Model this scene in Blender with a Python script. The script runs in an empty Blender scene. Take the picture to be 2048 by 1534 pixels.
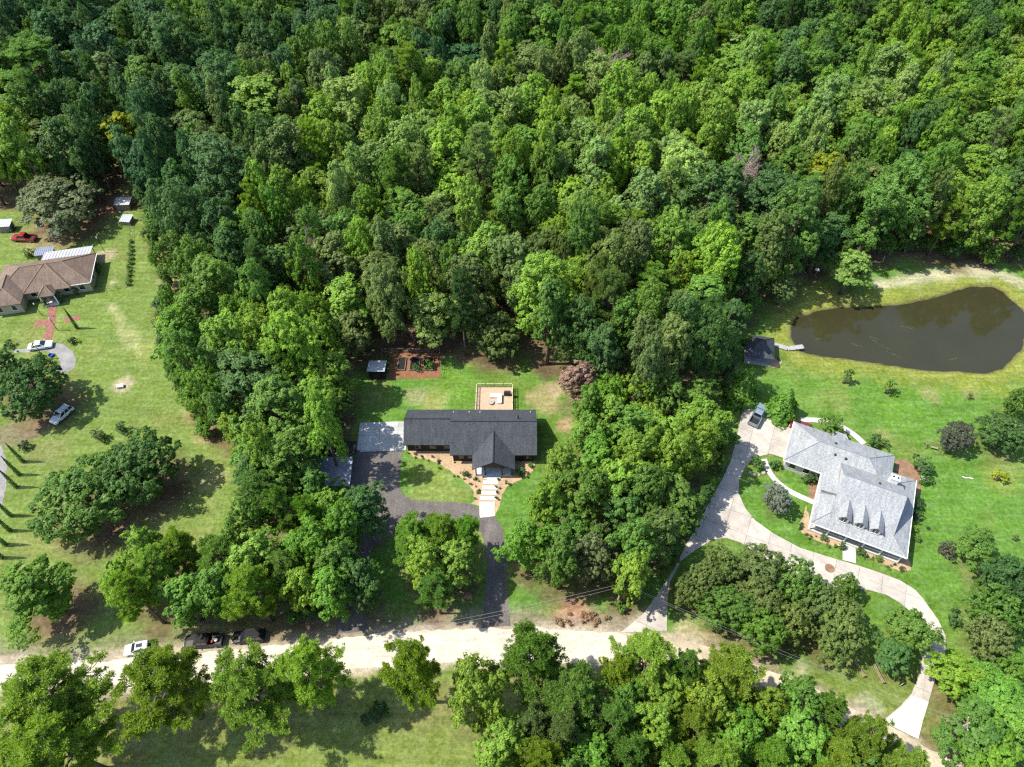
import bpy, bmesh, math, random
import numpy as np
from mathutils import Vector, Matrix

random.seed(7)
RNG = np.random.default_rng(11)
SC = bpy.context.scene
COL = SC.collection
rad = math.radians

# ------------------------------------------------------------------ camera, sky, sun, exposure
CAM_H, FPX, PITCH = 108.0, 1422.0, rad(50.3)
cd = bpy.data.cameras.new('camera'); cam = bpy.data.objects.new('camera', cd); COL.objects.link(cam)
cam.location = (0, 0, CAM_H); cam.rotation_euler = (rad(90) - PITCH, 0, 0)
cd.sensor_fit = 'HORIZONTAL'; cd.sensor_width = 36.0; cd.lens = 36.0 * FPX / 2048.0
cd.clip_start = 0.5; cd.clip_end = 9000.0
SC.camera = cam

SUN_EL = rad(55.5)
world = bpy.data.worlds.new('World'); SC.world = world; world.use_nodes = True
wn = world.node_tree.nodes; wl = world.node_tree.links
for n in list(wn): wn.remove(n)
sky = wn.new('ShaderNodeTexSky'); sky.sky_type = 'NISHITA'; sky.sun_disc = False
sky.sun_elevation = SUN_EL; sky.sun_rotation = rad(270); sky.altitude = 30; sky.dust_density = 1.2
bg = wn.new('ShaderNodeBackground'); bg.inputs['Strength'].default_value = 0.15
wo = wn.new('ShaderNodeOutputWorld')
wl.new(sky.outputs[0], bg.inputs[0]); wl.new(bg.outputs[0], wo.inputs[0])
sd = bpy.data.lights.new('sun', 'SUN'); sd.energy = 4.3; sd.angle = rad(0.53); sd.color = (1.0, 0.95, 0.84)
sun = bpy.data.objects.new('sun', sd); COL.objects.link(sun)
sun.rotation_euler = (0, -(rad(90) - SUN_EL), 0); sun.location = (-200, 0, 300)
vs = SC.view_settings
vs.view_transform = 'Standard'; vs.look = 'None'; vs.exposure = 1.12; vs.gamma = 1.0; vs.use_curve_mapping = False
SC.cycles.max_bounces = 7; SC.cycles.diffuse_bounces = 4; SC.cycles.glossy_bounces = 2
SC.cycles.transmission_bounces = 3; SC.cycles.transparent_max_bounces = 4
SC.cycles.caustics_reflective = False; SC.cycles.caustics_refractive = False
SC.cycles.use_denoising = False
SC.cycles.filter_width = 1.3 if hasattr(SC.cycles, 'filter_width') else 1.5

# ------------------------------------------------------------------ survey: photograph measurements -> metres on the ground
SP, CP = math.sin(PITCH), math.cos(PITCH)
def G(x, y, h=0.0):
    u = (x - 1024) / FPX; v = (y - 767) / FPX
    t = (CAM_H - h) / (SP + v * CP)
    return (t * u, t * (CP - v * SP))
def P(X, Y, Z):
    z = Y * CP + (CAM_H - Z) * SP
    return (1024 + FPX * X / z, 767 + FPX * ((CAM_H - Z) * CP - Y * SP) / z)
def depth(X, Y, Z): return Y * CP + (CAM_H - Z) * SP
def GP(pts, h=0.0): return [G(x, y, h) for x, y in pts]

# ------------------------------------------------------------------ helpers
def tag(o, label=None, cat=None, group=None, kind=None):
    if label: o['label'] = label
    if cat: o['category'] = cat
    if group: o['group'] = group
    if kind: o['kind'] = kind
    return o
def empty(name, loc=(0, 0, 0), rz=0.0, label=None, cat=None, group=None):
    o = bpy.data.objects.new(name, None); COL.objects.link(o)
    o.location = loc; o.rotation_euler = (0, 0, rz); o.empty_display_size = 0.5
    return tag(o, label, cat, group)
class MB:
    def __init__(s): s.v = []; s.f = []; s.mi = []; s.cur = 0
    def add(s, vs_, fs):
        b = len(s.v); s.v += [tuple(p) for p in vs_]; s.f += [tuple(i + b for i in f) for f in fs]; s.mi += [s.cur] * len(fs); return s
    def box(s, cx, cy, cz, sx, sy, sz, rz=0.0):
        c_, s_ = math.cos(rz), math.sin(rz); vv = []
        for dz in (-.5, .5):
            for dx, dy in ((-.5, -.5), (.5, -.5), (.5, .5), (-.5, .5)):
                x, y = dx * sx, dy * sy
                vv.append((cx + x * c_ - y * s_, cy + x * s_ + y * c_, cz + dz * sz))
        return s.add(vv, [(3, 2, 1, 0), (4, 5, 6, 7), (0, 1, 5, 4), (1, 2, 6, 5), (2, 3, 7, 6), (3, 0, 4, 7)])
    def prism(s, poly, z0, z1):
        n = len(poly)
        return s.add([(x, y, z0) for x, y in poly] + [(x, y, z1) for x, y in poly],
                     [tuple(range(n))[::-1], tuple(range(n, 2 * n))] + [(i, (i + 1) % n, n + (i + 1) % n, n + i) for i in range(n)])
    def slab(s, poly3, th):
        n = len(poly3)
        return s.add([(x, y, z) for x, y, z in poly3] + [(x, y, z - th) for x, y, z in poly3],
                     [tuple(range(n)), tuple(range(n, 2 * n))[::-1]] + [(i, n + i, n + (i + 1) % n, (i + 1) % n) for i in range(n)])
    def tube(s, pts, rr, n=6, caps=True):
        pts = [Vector(p) for p in pts]
        if not isinstance(rr, (list, tuple)): rr = [rr] * len(pts)
        rings = []
        for i, p in enumerate(pts):
            d = (pts[min(i + 1, len(pts) - 1)] - pts[max(i - 1, 0)]).normalized()
            a = d.orthogonal().normalized(); b = d.cross(a)
            rings.append([p + (a * math.cos(2 * math.pi * k / n) + b * math.sin(2 * math.pi * k / n)) * rr[i] for k in range(n)])
        return s.loft(rings, caps)
    def loft(s, rings, caps=True):
        n = len(rings[0]); vv = [p for r in rings for p in r]; ff = []
        for i in range(len(rings) - 1):
            for k in range(n): ff.append((i * n + k, i * n + (k + 1) % n, (i + 1) * n + (k + 1) % n, (i + 1) * n + k))
        if caps: ff += [tuple(range(n))[::-1], tuple(range((len(rings) - 1) * n, len(rings) * n))]
        return s.add(vv, ff)
    def lathe(s, cx, cy, prof, n=14):
        rings = [[(cx + r * math.cos(2 * math.pi * k / n), cy + r * math.sin(2 * math.pi * k / n), z) for k in range(n)] for r, z in prof]
        return s.loft(rings, True)
    def mesh(s, name):
        me = bpy.data.meshes.new(name); me.from_pydata(s.v, [], s.f); 
        for p, m in zip(me.polygons, s.mi): p.material_index = m
        bm = bmesh.new(); bm.from_mesh(me); bmesh.ops.recalc_face_normals(bm, faces=bm.faces); bm.to_mesh(me); bm.free()
        return me
    def build(s, name, mat, parent=None, smooth=False):
        me = s.mesh(name)
        for m in (mat if isinstance(mat, (list, tuple)) else [mat]): me.materials.append(m)
        if smooth:
            me.polygons.foreach_set('use_smooth', [True] * len(me.polygons))
        o = bpy.data.objects.new(name, me); COL.objects.link(o)
        if parent: o.parent = parent
        return o

# ------------------------------------------------------------------ materials
def new_mat(name):
    m = bpy.data.materials.new(name); m.use_nodes = True
    nt = m.node_tree
    for n in list(nt.nodes): nt.nodes.remove(n)
    out = nt.nodes.new('ShaderNodeOutputMaterial'); return m, nt, out
def mottled(name, col, rough=0.8, amt=0.25, scale=1.5, fine=14.0, fine_amt=0.2, spec=0.3, bump=0.0, metal=0.0, col2=None, coat=0.0, objvar=0.0, streak=None):
    m, nt, out = new_mat(name); N = nt.nodes.new; L = nt.links.new
    tc = N('ShaderNodeTexCoord')
    n1 = N('ShaderNodeTexNoise'); n1.inputs['Scale'].default_value = scale; n1.inputs['Detail'].default_value = 5; n1.inputs['Roughness'].default_value = .65
    n2 = N('ShaderNodeTexNoise'); n2.inputs['Scale'].default_value = fine; n2.inputs['Detail'].default_value = 3
    L(tc.outputs['Object'], n1.inputs['Vector']); L(tc.outputs['Object'], n2.inputs['Vector'])
    r1 = N('ShaderNodeValToRGB'); r1.color_ramp.elements[0].position = .3; r1.color_ramp.elements[1].position = .7
    c2 = col2 or tuple(min(1, c * (1 + amt)) for c in col)
    r1.color_ramp.elements[0].color = (*[c * (1 - amt) for c in col], 1); r1.color_ramp.elements[1].color = (*c2, 1)
    L(n1.outputs[0], r1.inputs[0])
    mr = N('ShaderNodeMapRange'); mr.inputs[1].default_value = .25; mr.inputs[2].default_value = .75
    mr.inputs[3].default_value = 1 - fine_amt; mr.inputs[4].default_value = 1 + fine_amt
    L(n2.outputs[0], mr.inputs[0])
    mx = N('ShaderNodeVectorMath'); mx.operation = 'SCALE'; L(r1.outputs[0], mx.inputs[0]); L(mr.outputs[0], mx.inputs['Scale'])
    b = N('ShaderNodeBsdfPrincipled'); cur = mx.outputs[0]
    if objvar:
        oi = N('ShaderNodeObjectInfo'); om = N('ShaderNodeMapRange'); om.inputs[3].default_value = 1 - objvar; om.inputs[4].default_value = 1 + objvar; L(oi.outputs['Random'], om.inputs[0])
        m2 = N('ShaderNodeVectorMath'); m2.operation = 'SCALE'; L(cur, m2.inputs[0]); L(om.outputs[0], m2.inputs['Scale']); cur = m2.outputs[0]
    if streak:
        mp = N('ShaderNodeMapping'); mp.inputs['Scale'].default_value = streak; L(tc.outputs['Object'], mp.inputs[0])
        ns = N('ShaderNodeTexNoise'); ns.inputs['Scale'].default_value = 1.0; ns.inputs['Detail'].default_value = 4; ns.inputs['Roughness'].default_value = .7; L(mp.outputs[0], ns.inputs[0])
        sm = N('ShaderNodeMapRange'); sm.inputs[1].default_value = .3; sm.inputs[2].default_value = .7; sm.inputs[3].default_value = .8; sm.inputs[4].default_value = 1.2; L(ns.outputs[0], sm.inputs[0])
        m3 = N('ShaderNodeVectorMath'); m3.operation = 'SCALE'; L(cur, m3.inputs[0]); L(sm.outputs[0], m3.inputs['Scale']); cur = m3.outputs[0]
    L(cur, b.inputs['Base Color'])
    b.inputs['Roughness'].default_value = rough; b.inputs['Specular IOR Level'].default_value = spec; b.inputs['Metallic'].default_value = metal
    b.inputs['Coat Weight'].default_value = coat
    if bump:
        bp = N('ShaderNodeBump'); bp.inputs['Strength'].default_value = bump; bp.inputs['Distance'].default_value = .08
        L(n2.outputs[0], bp.inputs['Height']); L(bp.outputs[0], b.inputs['Normal'])
    L(b.outputs[0], out.inputs[0]); return m
def leaf_mat(name, instanced, rough=0.55):
    m, nt, out = new_mat(name); N = nt.nodes.new; L = nt.links.new
    if instanced:
        at = N('ShaderNodeAttribute'); at.attribute_type = 'INSTANCER'; at.attribute_name = 'tint'; col = at.outputs['Color']
    else:
        oi0 = N('ShaderNodeObjectInfo'); col = oi0.outputs['Color']
    lv = N('ShaderNodeAttribute'); lv.attribute_type = 'GEOMETRY'; lv.attribute_name = 'lv'
    hs = N('ShaderNodeHueSaturation'); hs.inputs['Saturation'].default_value = 1.06
    mh = N('ShaderNodeMapRange'); mh.inputs[1].default_value = 0; mh.inputs[2].default_value = 1; mh.inputs[3].default_value = .515; mh.inputs[4].default_value = .485
    mv = N('ShaderNodeMapRange'); mv.inputs[1].default_value = 0; mv.inputs[2].default_value = 1; mv.inputs[3].default_value = .55; mv.inputs[4].default_value = 1.5
    L(lv.outputs['Fac'], mh.inputs[0]); L(lv.outputs['Fac'], mv.inputs[0])
    L(col, hs.inputs['Color']); L(mh.outputs[0], hs.inputs['Hue']); L(mv.outputs[0], hs.inputs['Value'])
    b = N('ShaderNodeBsdfPrincipled'); b.inputs['Roughness'].default_value = rough; b.inputs['Specular IOR Level'].default_value = .28
    L(hs.outputs[0], b.inputs['Base Color'])
    tr = N('ShaderNodeBsdfTranslucent')
    ht = N('ShaderNodeHueSaturation'); ht.inputs['Hue'].default_value = .48; ht.inputs['Saturation'].default_value = 1.1; ht.inputs['Value'].default_value = 1.35
    L(hs.outputs[0], ht.inputs['Color']); L(ht.outputs[0], tr.inputs['Color'])
    mx = N('ShaderNodeMixShader'); mx.inputs[0].default_value = .44
    L(b.outputs[0], mx.inputs[1]); L(tr.outputs[0], mx.inputs[2]); L(mx.outputs[0], out.inputs[0]); return m
def plain(name, col, rough=.5, spec=.4, metal=0.0, coat=0.0):
    return mottled(name, col, rough, .06, 2.0, 30, .05, spec, 0, metal, None, coat)

M = {}
M['leaf'] = leaf_mat('leaf', False); M['leaf_far'] = leaf_mat('leaf_far', True)
M['bark'] = mottled('bark', (.11, .085, .065), .9, .35, 1.2, 9, .3, bump=.6)
M['bark_pale'] = mottled('bark_pale', (.36, .28, .24), .9, .3, 1.2, 9, .3)
M['twig'] = mottled('dead_twig', (.27, .21, .18), .9, .3, 1.2, 9, .3)
M['road'] = mottled('limestone', (.43, .38, .31), .95, .16, .5, 2.2, .16, .1, .2, streak=(.12, 1.6, 1))
M['lane'] = mottled('sandy_lane', (.34, .29, .21), .95, .3, .3, 3.0, .2, .1, .3)
M['millings'] = mottled('asphalt_millings', (.105, .094, .088), .95, .22, .35, 5.0, .45, .2, .6, streak=(1.1, .14, 1))
M['concrete'] = mottled('concrete', (.335, .305, .268), .85, .2, .5, 5.0, .12, .3, .1, objvar=.1)
M['concrete_light'] = mottled('concrete_light', (.42, .40, .365), .85, .12, .6, 6.0, .08, .3)
M['concrete_pad'] = mottled('concrete_pad', (.33, .34, .335), .85, .22, .5, 4.0, .08, .3, objvar=.1)
M['joint'] = mottled('joint', (.12, .105, .09), .95)
M['shingle_dark'] = mottled('shingle_dark', (.040, .045, .053), .9, .16, .5, 4.5, .5, .3, .5, streak=(2.2, .3, .3))
M['shingle_grey'] = mottled('shingle_grey', (.222, .233, .242), .9, .1, .5, 4.5, .34, .3, .5, streak=(2.2, .3, .3))
M['shingle_brown'] = mottled('shingle_brown', (.125, .090, .070), .9, .22, .35, 4.5, .3, .3, .5, streak=(2.2, .3, .3))
M['ridge_brown'] = mottled('ridge_brown', (.2, .14, .09), .9, .15)
M['ridge_dark'] = mottled('ridge_dark', (.02, .022, .026), .9, .15)
M['ridge_grey'] = mottled('ridge_grey', (.16, .18, .195), .9, .1)
M['metal_white'] = mottled('metal_white', (.42, .43, .44), .45, .18, .6, 5, .12, .5, 0, .3)
M['metal_blue'] = mottled('metal_blue', (.15, .17, .23), .45, .25, .5, 5, .2, .5, 0, .3)
M['metal_shed'] = mottled('metal_shed', (.36, .40, .44), .45, .18, .8, 5, .1, .5, 0, .3)
M['shade_roof_black_wall'] = mottled('shade_roof_black_wall', (.011, .011, .012), .8, .3, .6, 5, .2)  # near-black: shed wall colour, and tree shade painted onto the carport's rear slope
M['brick_dark'] = mottled('brick_dark', (.028, .023, .021), .9, .25, 2, 8, .3)
M['white_paint'] = plain('white_paint', (.62, .62, .60), .6)
M['porch_floor'] = plain('porch_floor', (.46, .50, .53), .6)
M['wood_dark'] = plain('wood_dark', (.03, .02, .015), .7)
M['glass'] = plain('glass', (.012, .015, .018), .08, .7)
M['shutter'] = plain('shutter', (.30, .21, .12), .7)
M['brick_cream'] = mottled('brick_cream', (.36, .30, .22), .9, .2, 2, 10, .2)
M['siding_grey'] = mottled('siding_grey', (.42, .42, .41), .7, .08, 2, 10, .05)
M['trim'] = plain('trim', (.70, .70, .68), .5)
M['deck'] = mottled('deck_wood', (.36, .265, .18), .8, .15, 1.5, 9, .15)
M['rail_wood'] = mottled('rail_wood', (.40, .35, .20), .8, .12)
M['old_wood'] = mottled('old_wood', (.22, .17, .12), .9, .25)
M['dock_wood'] = mottled('dock_wood', (.27, .27, .28), .85, .2, 2, 9, .2)
M['soil'] = mottled('soil', (.012, .010, .009), .95, .3)
M['mulch_red'] = mottled('mulch_red', (.17, .083, .045), .95, .25, 1.2, 7, .35, .1, .5)
M['mulch_tan'] = mottled('mulch_tan', (.32, .225, .14), .95, .22, 1.0, 7, .35, .1, .5)
M['mulch_orange'] = mottled('mulch_orange', (.18, .112, .07), .95, .3, 1.0, 7, .35, .1, .5)
M['paver_red'] = mottled('paver_red', (.185, .078, .06), .9, .3, 1.2, 4, .45)
M['gravel'] = mottled('gravel', (.19, .185, .18), .95, .25, .5, 7, .3, .2, .5)
M['cushion'] = plain('cushion', (.62, .60, .57), .8)
M['stone'] = mottled('stone', (.30, .27, .23), .9, .3, 2, 9, .3)
M['black_plastic'] = plain('black_plastic', (.015, .015, .016), .5)
M['tyre'] = plain('tyre', (.015, .015, .015), .85)
M['rim'] = plain('rim', (.35, .35, .36), .3, .5, .8)
M['lamp_red'] = plain('lamp_red', (.35, .015, .01), .25)
M['lamp_clear'] = plain('lamp_clear', (.6, .6, .58), .15)
M['galv'] = plain('galvanised', (.4, .41, .42), .4, .5, .6)
M['wire'] = plain('wire', (.06, .06, .06), .5)
M['blue_plastic'] = plain('blue_plastic', (.02, .06, .35), .4)
M['red_cloth'] = plain('red_cloth', (.22, .025, .02), .6)
M['moss'] = mottled('pond_weed', (.07, .075, .028), .9, .3, 2, 8, .3)
def paint(name, col, metal=0.0): return plain('paint_' + name, col, .3, .5 if max(col) > .02 else .3, metal, .6 if max(col) > .02 else 0)
M['p_white'] = paint('white', (.60, .62, .64)); M['p_silver'] = paint('silver', (.48, .50, .53), .3); M['p_black'] = paint('black', (.006, .006, .007))
M['p_greyblue'] = paint('greyblue', (.21, .27, .31), .4); M['p_red'] = paint('red', (.22, .012, .018)); M['p_maroon'] = paint('maroon', (.13, .012, .014)); M['p_dark'] = paint('dark', (.03, .035, .04))

# ------------------------------------------------------------------ trees: prototypes
def unit(n):
    d = RNG.normal(size=(n, 3)); return d / np.linalg.norm(d, axis=1, keepdims=True)
def nrm(a): return a / np.maximum(np.linalg.norm(a, axis=-1, keepdims=True), 1e-6)
def leaf_quads(c, nor, size, aspect=0.62):
    n = len(c); t = nrm(np.cross(nor, unit(n))); b = np.cross(nor, t)
    a = (size[:, None]) * t; q = (size[:, None] * aspect) * b
    droop = nor * (size[:, None] * .18)
    V = np.stack([c - a - droop, c - q, c + a - droop, c + q], 1).reshape(-1, 3)
    return V
def mesh_from_quads(name, V, lv, mats):
    n = len(V) // 4; me = bpy.data.meshes.new(name)
    me.vertices.add(n * 4); me.vertices.foreach_set('co', V.astype(np.float32).ravel())
    me.loops.add(n * 4); me.loops.foreach_set('vertex_index', np.arange(n * 4, dtype=np.int32))
    me.polygons.add(n); me.polygons.foreach_set('loop_start', np.arange(0, n * 4, 4, dtype=np.int32))
    me.polygons.foreach_set('loop_total', np.full(n, 4, np.int32)); me.update()
    at = me.attributes.new('lv', 'FLOAT', 'FACE'); at.data.foreach_set('value', lv.astype(np.float32))
    for m in mats: me.materials.append(m)
    return me
def clumps_to_leaves(cc, rc, axis_c, nsub, nleaf, leaf, upb=.35, zs=.85):
    """clump centres/radii -> sub-clumps -> leaf quads"""
    Vs, Ls = [], []
    for c, r in zip(cc, rc):
        d = unit(nsub * 2); out = nrm(np.array([c - axis_c])); 
        sc = d @ (out[0] * .6 + np.array([0, 0, .7])); d = d[np.argsort(-sc + RNG.normal(size=len(sc)) * .35)[:nsub]]
        s_c = c + d * r * RNG.uniform(.65, 1.0, (nsub, 1)); s_r = r * RNG.uniform(.18, .40, nsub)
        clv = RNG.uniform(-.12, .12)
        for k in range(nsub):
            e = unit(nleaf); e[:, 2] = np.where(e[:, 2] < -.3, -e[:, 2], e[:, 2])
            pos = s_c[k] + e * s_r[k] * RNG.uniform(.5, 1.1, (nleaf, 1)) * np.array([1, 1, zs])
            nor = nrm(e * .7 + d[k] * .55 + out * .2 + np.array([0, 0, upb]) + unit(nleaf) * .55)
            sz = leaf * RNG.uniform(.6, 1.25, nleaf)
            Vs.append(leaf_quads(pos, nor, sz))
            Ls.append(np.clip(.5 + clv + RNG.uniform(-.18, .18) + RNG.normal(size=nleaf) * .17, 0, 1))
    return np.concatenate(Vs), np.concatenate(Ls)
def trunk_mesh(name, H0, H1, r0, limbs, mat, bend=.3, n=7):
    mb = MB(); k = 5; pts = []; bx, by = RNG.normal() * bend, RNG.normal() * bend
    for i in range(k + 1):
        t = i / k; pts.append((bx * t * t, by * t * t, H0 + (H1 - H0) * t))
    mb.tube(pts, [r0 * (1.25 if i == 0 else 1 - .72 * i / k) for i in range(k + 1)], n)
    for tip, z0 in limbs:
        if not isinstance(z0, float) and not isinstance(z0, int) and hasattr(z0, '__len__'):
            mb.tube([z0, tip], [r0 * .16, r0 * .05], 4); continue
        t = min(1, z0 / max(H1, .1)); p0 = Vector((bx * t * t, by * t * t, z0)); p1 = Vector(tip)
        mid = p0.lerp(p1, .5) + Vector((0, 0, (p1 - p0).length * .07)); r = r0 * .36
        mb.tube([p0, mid, p1], [r, r * .62, r * .2], 5)
    me = mb.mesh(name); me.materials.append(mat); me.polygons.foreach_set('use_smooth', [True] * len(me.polygons)); return me

PROTO = {}   # species -> list of dict(crown, trunk, R, H, hc)
ZS = {'tall': 1.35, 'big': 1.15}
def crown_points(n, R, z0, z1, shape, spread=.25):
    out = []
    zc = z0 + (z1 - z0) * shape['mid']
    tries = 0
    while len(out) < n and tries < 6000:
        tries += 1
        th = RNG.uniform(0, 2 * math.pi); t = RNG.uniform(0, 1) ** shape.get('tp', .8)
        z = z0 + (z1 - z0) * t
        if z > zc: pr = math.sqrt(max(0, 1 - ((z - zc) / (z1 - zc)) ** 2))
        else: pr = math.sqrt(max(0, 1 - .75 * ((zc - z) / (zc - z0)) ** 2))
        lob = 1 + shape['lobe'] * math.sin(th * shape['k'] + shape['ph']) + shape['lobe'] * .5 * math.sin(th * 5 + z)
        r = R * pr * lob * (RNG.uniform(.55, 1.0) if RNG.random() < .75 else RNG.uniform(.15, .6))
        p = np.array([r * math.cos(th), r * math.sin(th), z])
        if all(np.linalg.norm(p - q) > spread * R for q in out): out.append(p)
    return np.array(out)
def make_broad(kind, H, R, z0, nclump, leaf, shape, rc=(.2, .33), nsub=13, nleaf=15, bark='bark'):
    shape = dict(shape); shape['ph'] = RNG.uniform(0, 6.28); shape['k'] = int(RNG.integers(2, 4))
    cc = crown_points(nclump, R * .82, z0, H * .93, shape, .26)
    rr = R * RNG.uniform(rc[0], rc[1], len(cc))
    axis = np.array([0, 0, z0 + (H - z0) * .3])
    V, lv = clumps_to_leaves(cc, rr, axis, nsub, nleaf, leaf, zs=ZS.get(kind, .85))
    me = mesh_from_quads('crown_' + kind, V, lv, [M['leaf']])
    idx = RNG.permutation(len(cc))[:9]
    limbs = [(tuple(cc[i]), float(np.clip(cc[i][2] - R * .9, z0 * .7, H * .8))) for i in idx]
    tm = trunk_mesh('trunk_' + kind, 0, H * .8, .2 + H * .012, limbs, M[bark])
    PROTO.setdefault(kind, []).append(dict(crown=me, trunk=tm, R=R, H=H, hc=z0 + (H - z0) * .55))
def make_pine(kind, H, R, z0, whorls, leaf=.3):
    cc, limbs = [], []
    for w in range(whorls):
        t = (w + RNG.uniform(0, .8)) / whorls; z = z0 + (H - z0) * t
        ln = R * (1.0 - .8 * t ** 2.0) * (.6 + .4 * min(1, t * 4))
        nb = int(RNG.integers(3, 6)); a0 = RNG.uniform(0, 6.28)
        for b in range(nb):
            a = a0 + 6.28 * b / nb + RNG.normal() * .3; l2 = ln * RNG.uniform(.55, 1.15)
            base = np.array([0, 0, z]); tip = np.array([math.cos(a) * l2, math.sin(a) * l2, z + l2 * RNG.uniform(.05, .45)])
            limbs.append((tuple(tip), z))
            for j in range(int(3 + l2 * 1.1)):
                s = RNG.uniform(.35, 1.0); q0 = base * (1 - s) + tip * s
                d = nrm(np.array([(tip - base) / max(l2, .1) + RNG.normal(size=3) * np.array([.8, .8, .35])]))[0]; q1 = q0 + d * (.5 + .28 * l2 * RNG.uniform(.5, 1))
                limbs.append((tuple(q1), tuple(q0)))
                for q in range(7): cc.append(q0 + (q1 - q0) * RNG.uniform(.35, 1.05) + RNG.normal(size=3) * np.array([.24, .24, .16]))
    for q in range(14): cc.append(np.array([0, 0, H]) + RNG.normal(size=3) * np.array([.5, .5, .6]))
    cc = np.array(cc); Vs, Ls = [], []
    for c in cc:
        n = 34; e = unit(n); e[:, 2] = np.abs(e[:, 2]) * .9 - .15; e = nrm(e); r = RNG.uniform(.30, .48)
        pos = c + e * r * RNG.uniform(.45, .85, (n, 1)); side = nrm(np.cross(e, unit(n)))
        L_ = r * .5; wv = leaf * .15 * RNG.uniform(.7, 1.3, n)[:, None]
        V = np.stack([pos - e * L_, pos - side * wv, pos + e * L_ * .8, pos + side * wv], 1).reshape(-1, 3)
        Vs.append(V); Ls.append(np.clip(.5 + RNG.uniform(-.2, .2) + RNG.normal(size=n) * .14, 0, 1))
    me = mesh_from_quads('crown_' + kind, np.concatenate(Vs), np.concatenate(Ls), [M['leaf']])
    tm = trunk_mesh('trunk_' + kind, 0, H * .97, .14 + H * .009, limbs, M['bark'], .25)
    PROTO.setdefault(kind, []).append(dict(crown=me, trunk=tm, R=R, H=H, hc=z0 + (H - z0) * .5))
def make_cone(kind, H, R, n, leaf, dense=1.0, pw=1.0):
    t = RNG.uniform(0, 1, n) ** 1.25; th = RNG.uniform(0, 6.28, n)
    lob = 1 + .16 * np.sin(th * 5 + t * 9) + .1 * np.sin(th * 9 - t * 14)
    r = R * (1 - t ** pw) * lob * RNG.uniform(.72, 1.05, n) + R * .04
    pos = np.stack([r * np.cos(th), r * np.sin(th), H * (.03 + .97 * t)], 1)
    nor = nrm(np.stack([np.cos(th), np.sin(th), np.full(n, .55)], 1) + unit(n) * .5)
    V = leaf_quads(pos, nor, leaf * RNG.uniform(.6, 1.3, n)); lv = np.clip(.5 + .2 * np.sin(th * 5 + t * 9) + RNG.normal(size=n) * .16, 0, 1)
    me = mesh_from_quads('crown_' + kind, V, lv, [M['leaf']])
    tm = trunk_mesh('trunk_' + kind, 0, H * .7, .03 + H * .012, [], M['bark'], .02, 6)
    PROTO.setdefault(kind, []).append(dict(crown=me, trunk=tm, R=R, H=H, hc=H * .42))
def make_bare(kind, H, R, mat):
    mb = MB(); 
    mb.tube([(0, 0, 0), (.2, .1, H * .4), (.1, .3, H * .8)], [.26, .18, .07], 6)
    for i in range(22):
        a = RNG.uniform(0, 6.28); z = H * RNG.uniform(.5, .82); l = R * RNG.uniform(.5, 1.1)
        p0 = Vector((.1, .2, z)); p1 = Vector((math.cos(a) * l, math.sin(a) * l, z + l * RNG.uniform(.1, .6)))
        mb.tube([p0, p0.lerp(p1, .5) + Vector((0, 0, .25)), p1], [.08, .055, .03], 5)
        for j in range(9):
            q0 = p0.lerp(p1, RNG.uniform(.3, 1)); d = Vector(RNG.normal(size=3)) * .5 + (p1 - p0).normalized()
            q1 = q0 + d.normalized() * l * RNG.uniform(.25, .5); mb.tube([q0, q1], [.045, .02], 4)
            for k in range(11):
                s0 = q0.lerp(q1, RNG.uniform(.1, 1)); mb.tube([s0, s0 + Vector(RNG.normal(size=3)) * .45], [.024, .012], 3, False)
    me = mb.mesh('bare_' + kind); me.materials.append(mat)
    PROTO.setdefault(kind, []).append(dict(crown=None, trunk=me, R=R, H=H, hc=H * .78))

for i in range(6): make_broad('broad', 15 + RNG.uniform(-1, 1), 5.0, 4.2, 44, .185, dict(mid=.35, lobe=.27), rc=(.16, .38), nsub=14, nleaf=30)
for i in range(5): make_broad('tall', 20, 4.2, 5.5, 50, .175, dict(mid=.28, lobe=.24, tp=.9), (.18, .40), 14, 28)
for i in range(4): make_broad('big', 20, 7.2, 4.5, 84, .19, dict(mid=.3, lobe=.26, tp=.85), (.11, .27), 16, 24)
for i in range(3): make_broad('live_oak', 10, 6.5, 2.2, 74, .18, dict(mid=.3, lobe=.15, tp=.75), (.11, .24), 14, 24)
for i in range(5): make_pine('pine', 19, 4.6, 7.0, 10)
for i in range(3): make_broad('shrub', 1.7, 1.0, .25, 14, .1, dict(mid=.35, lobe=.1), (.3, .42), 7, 9)
for i in range(2): make_cone('conifer', 6, 2.0, 2600, .2)
make_cone('cypress', 6.3, .55, 1500, .12, 1, 2.2)
make_bare('bare', 15, 4.5, M['twig'])
for i in range(2): make_broad('sapling', 3.2, 1.2, .7, 16, .12, dict(mid=.4, lobe=.25), (.22, .36), 7, 10)

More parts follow.
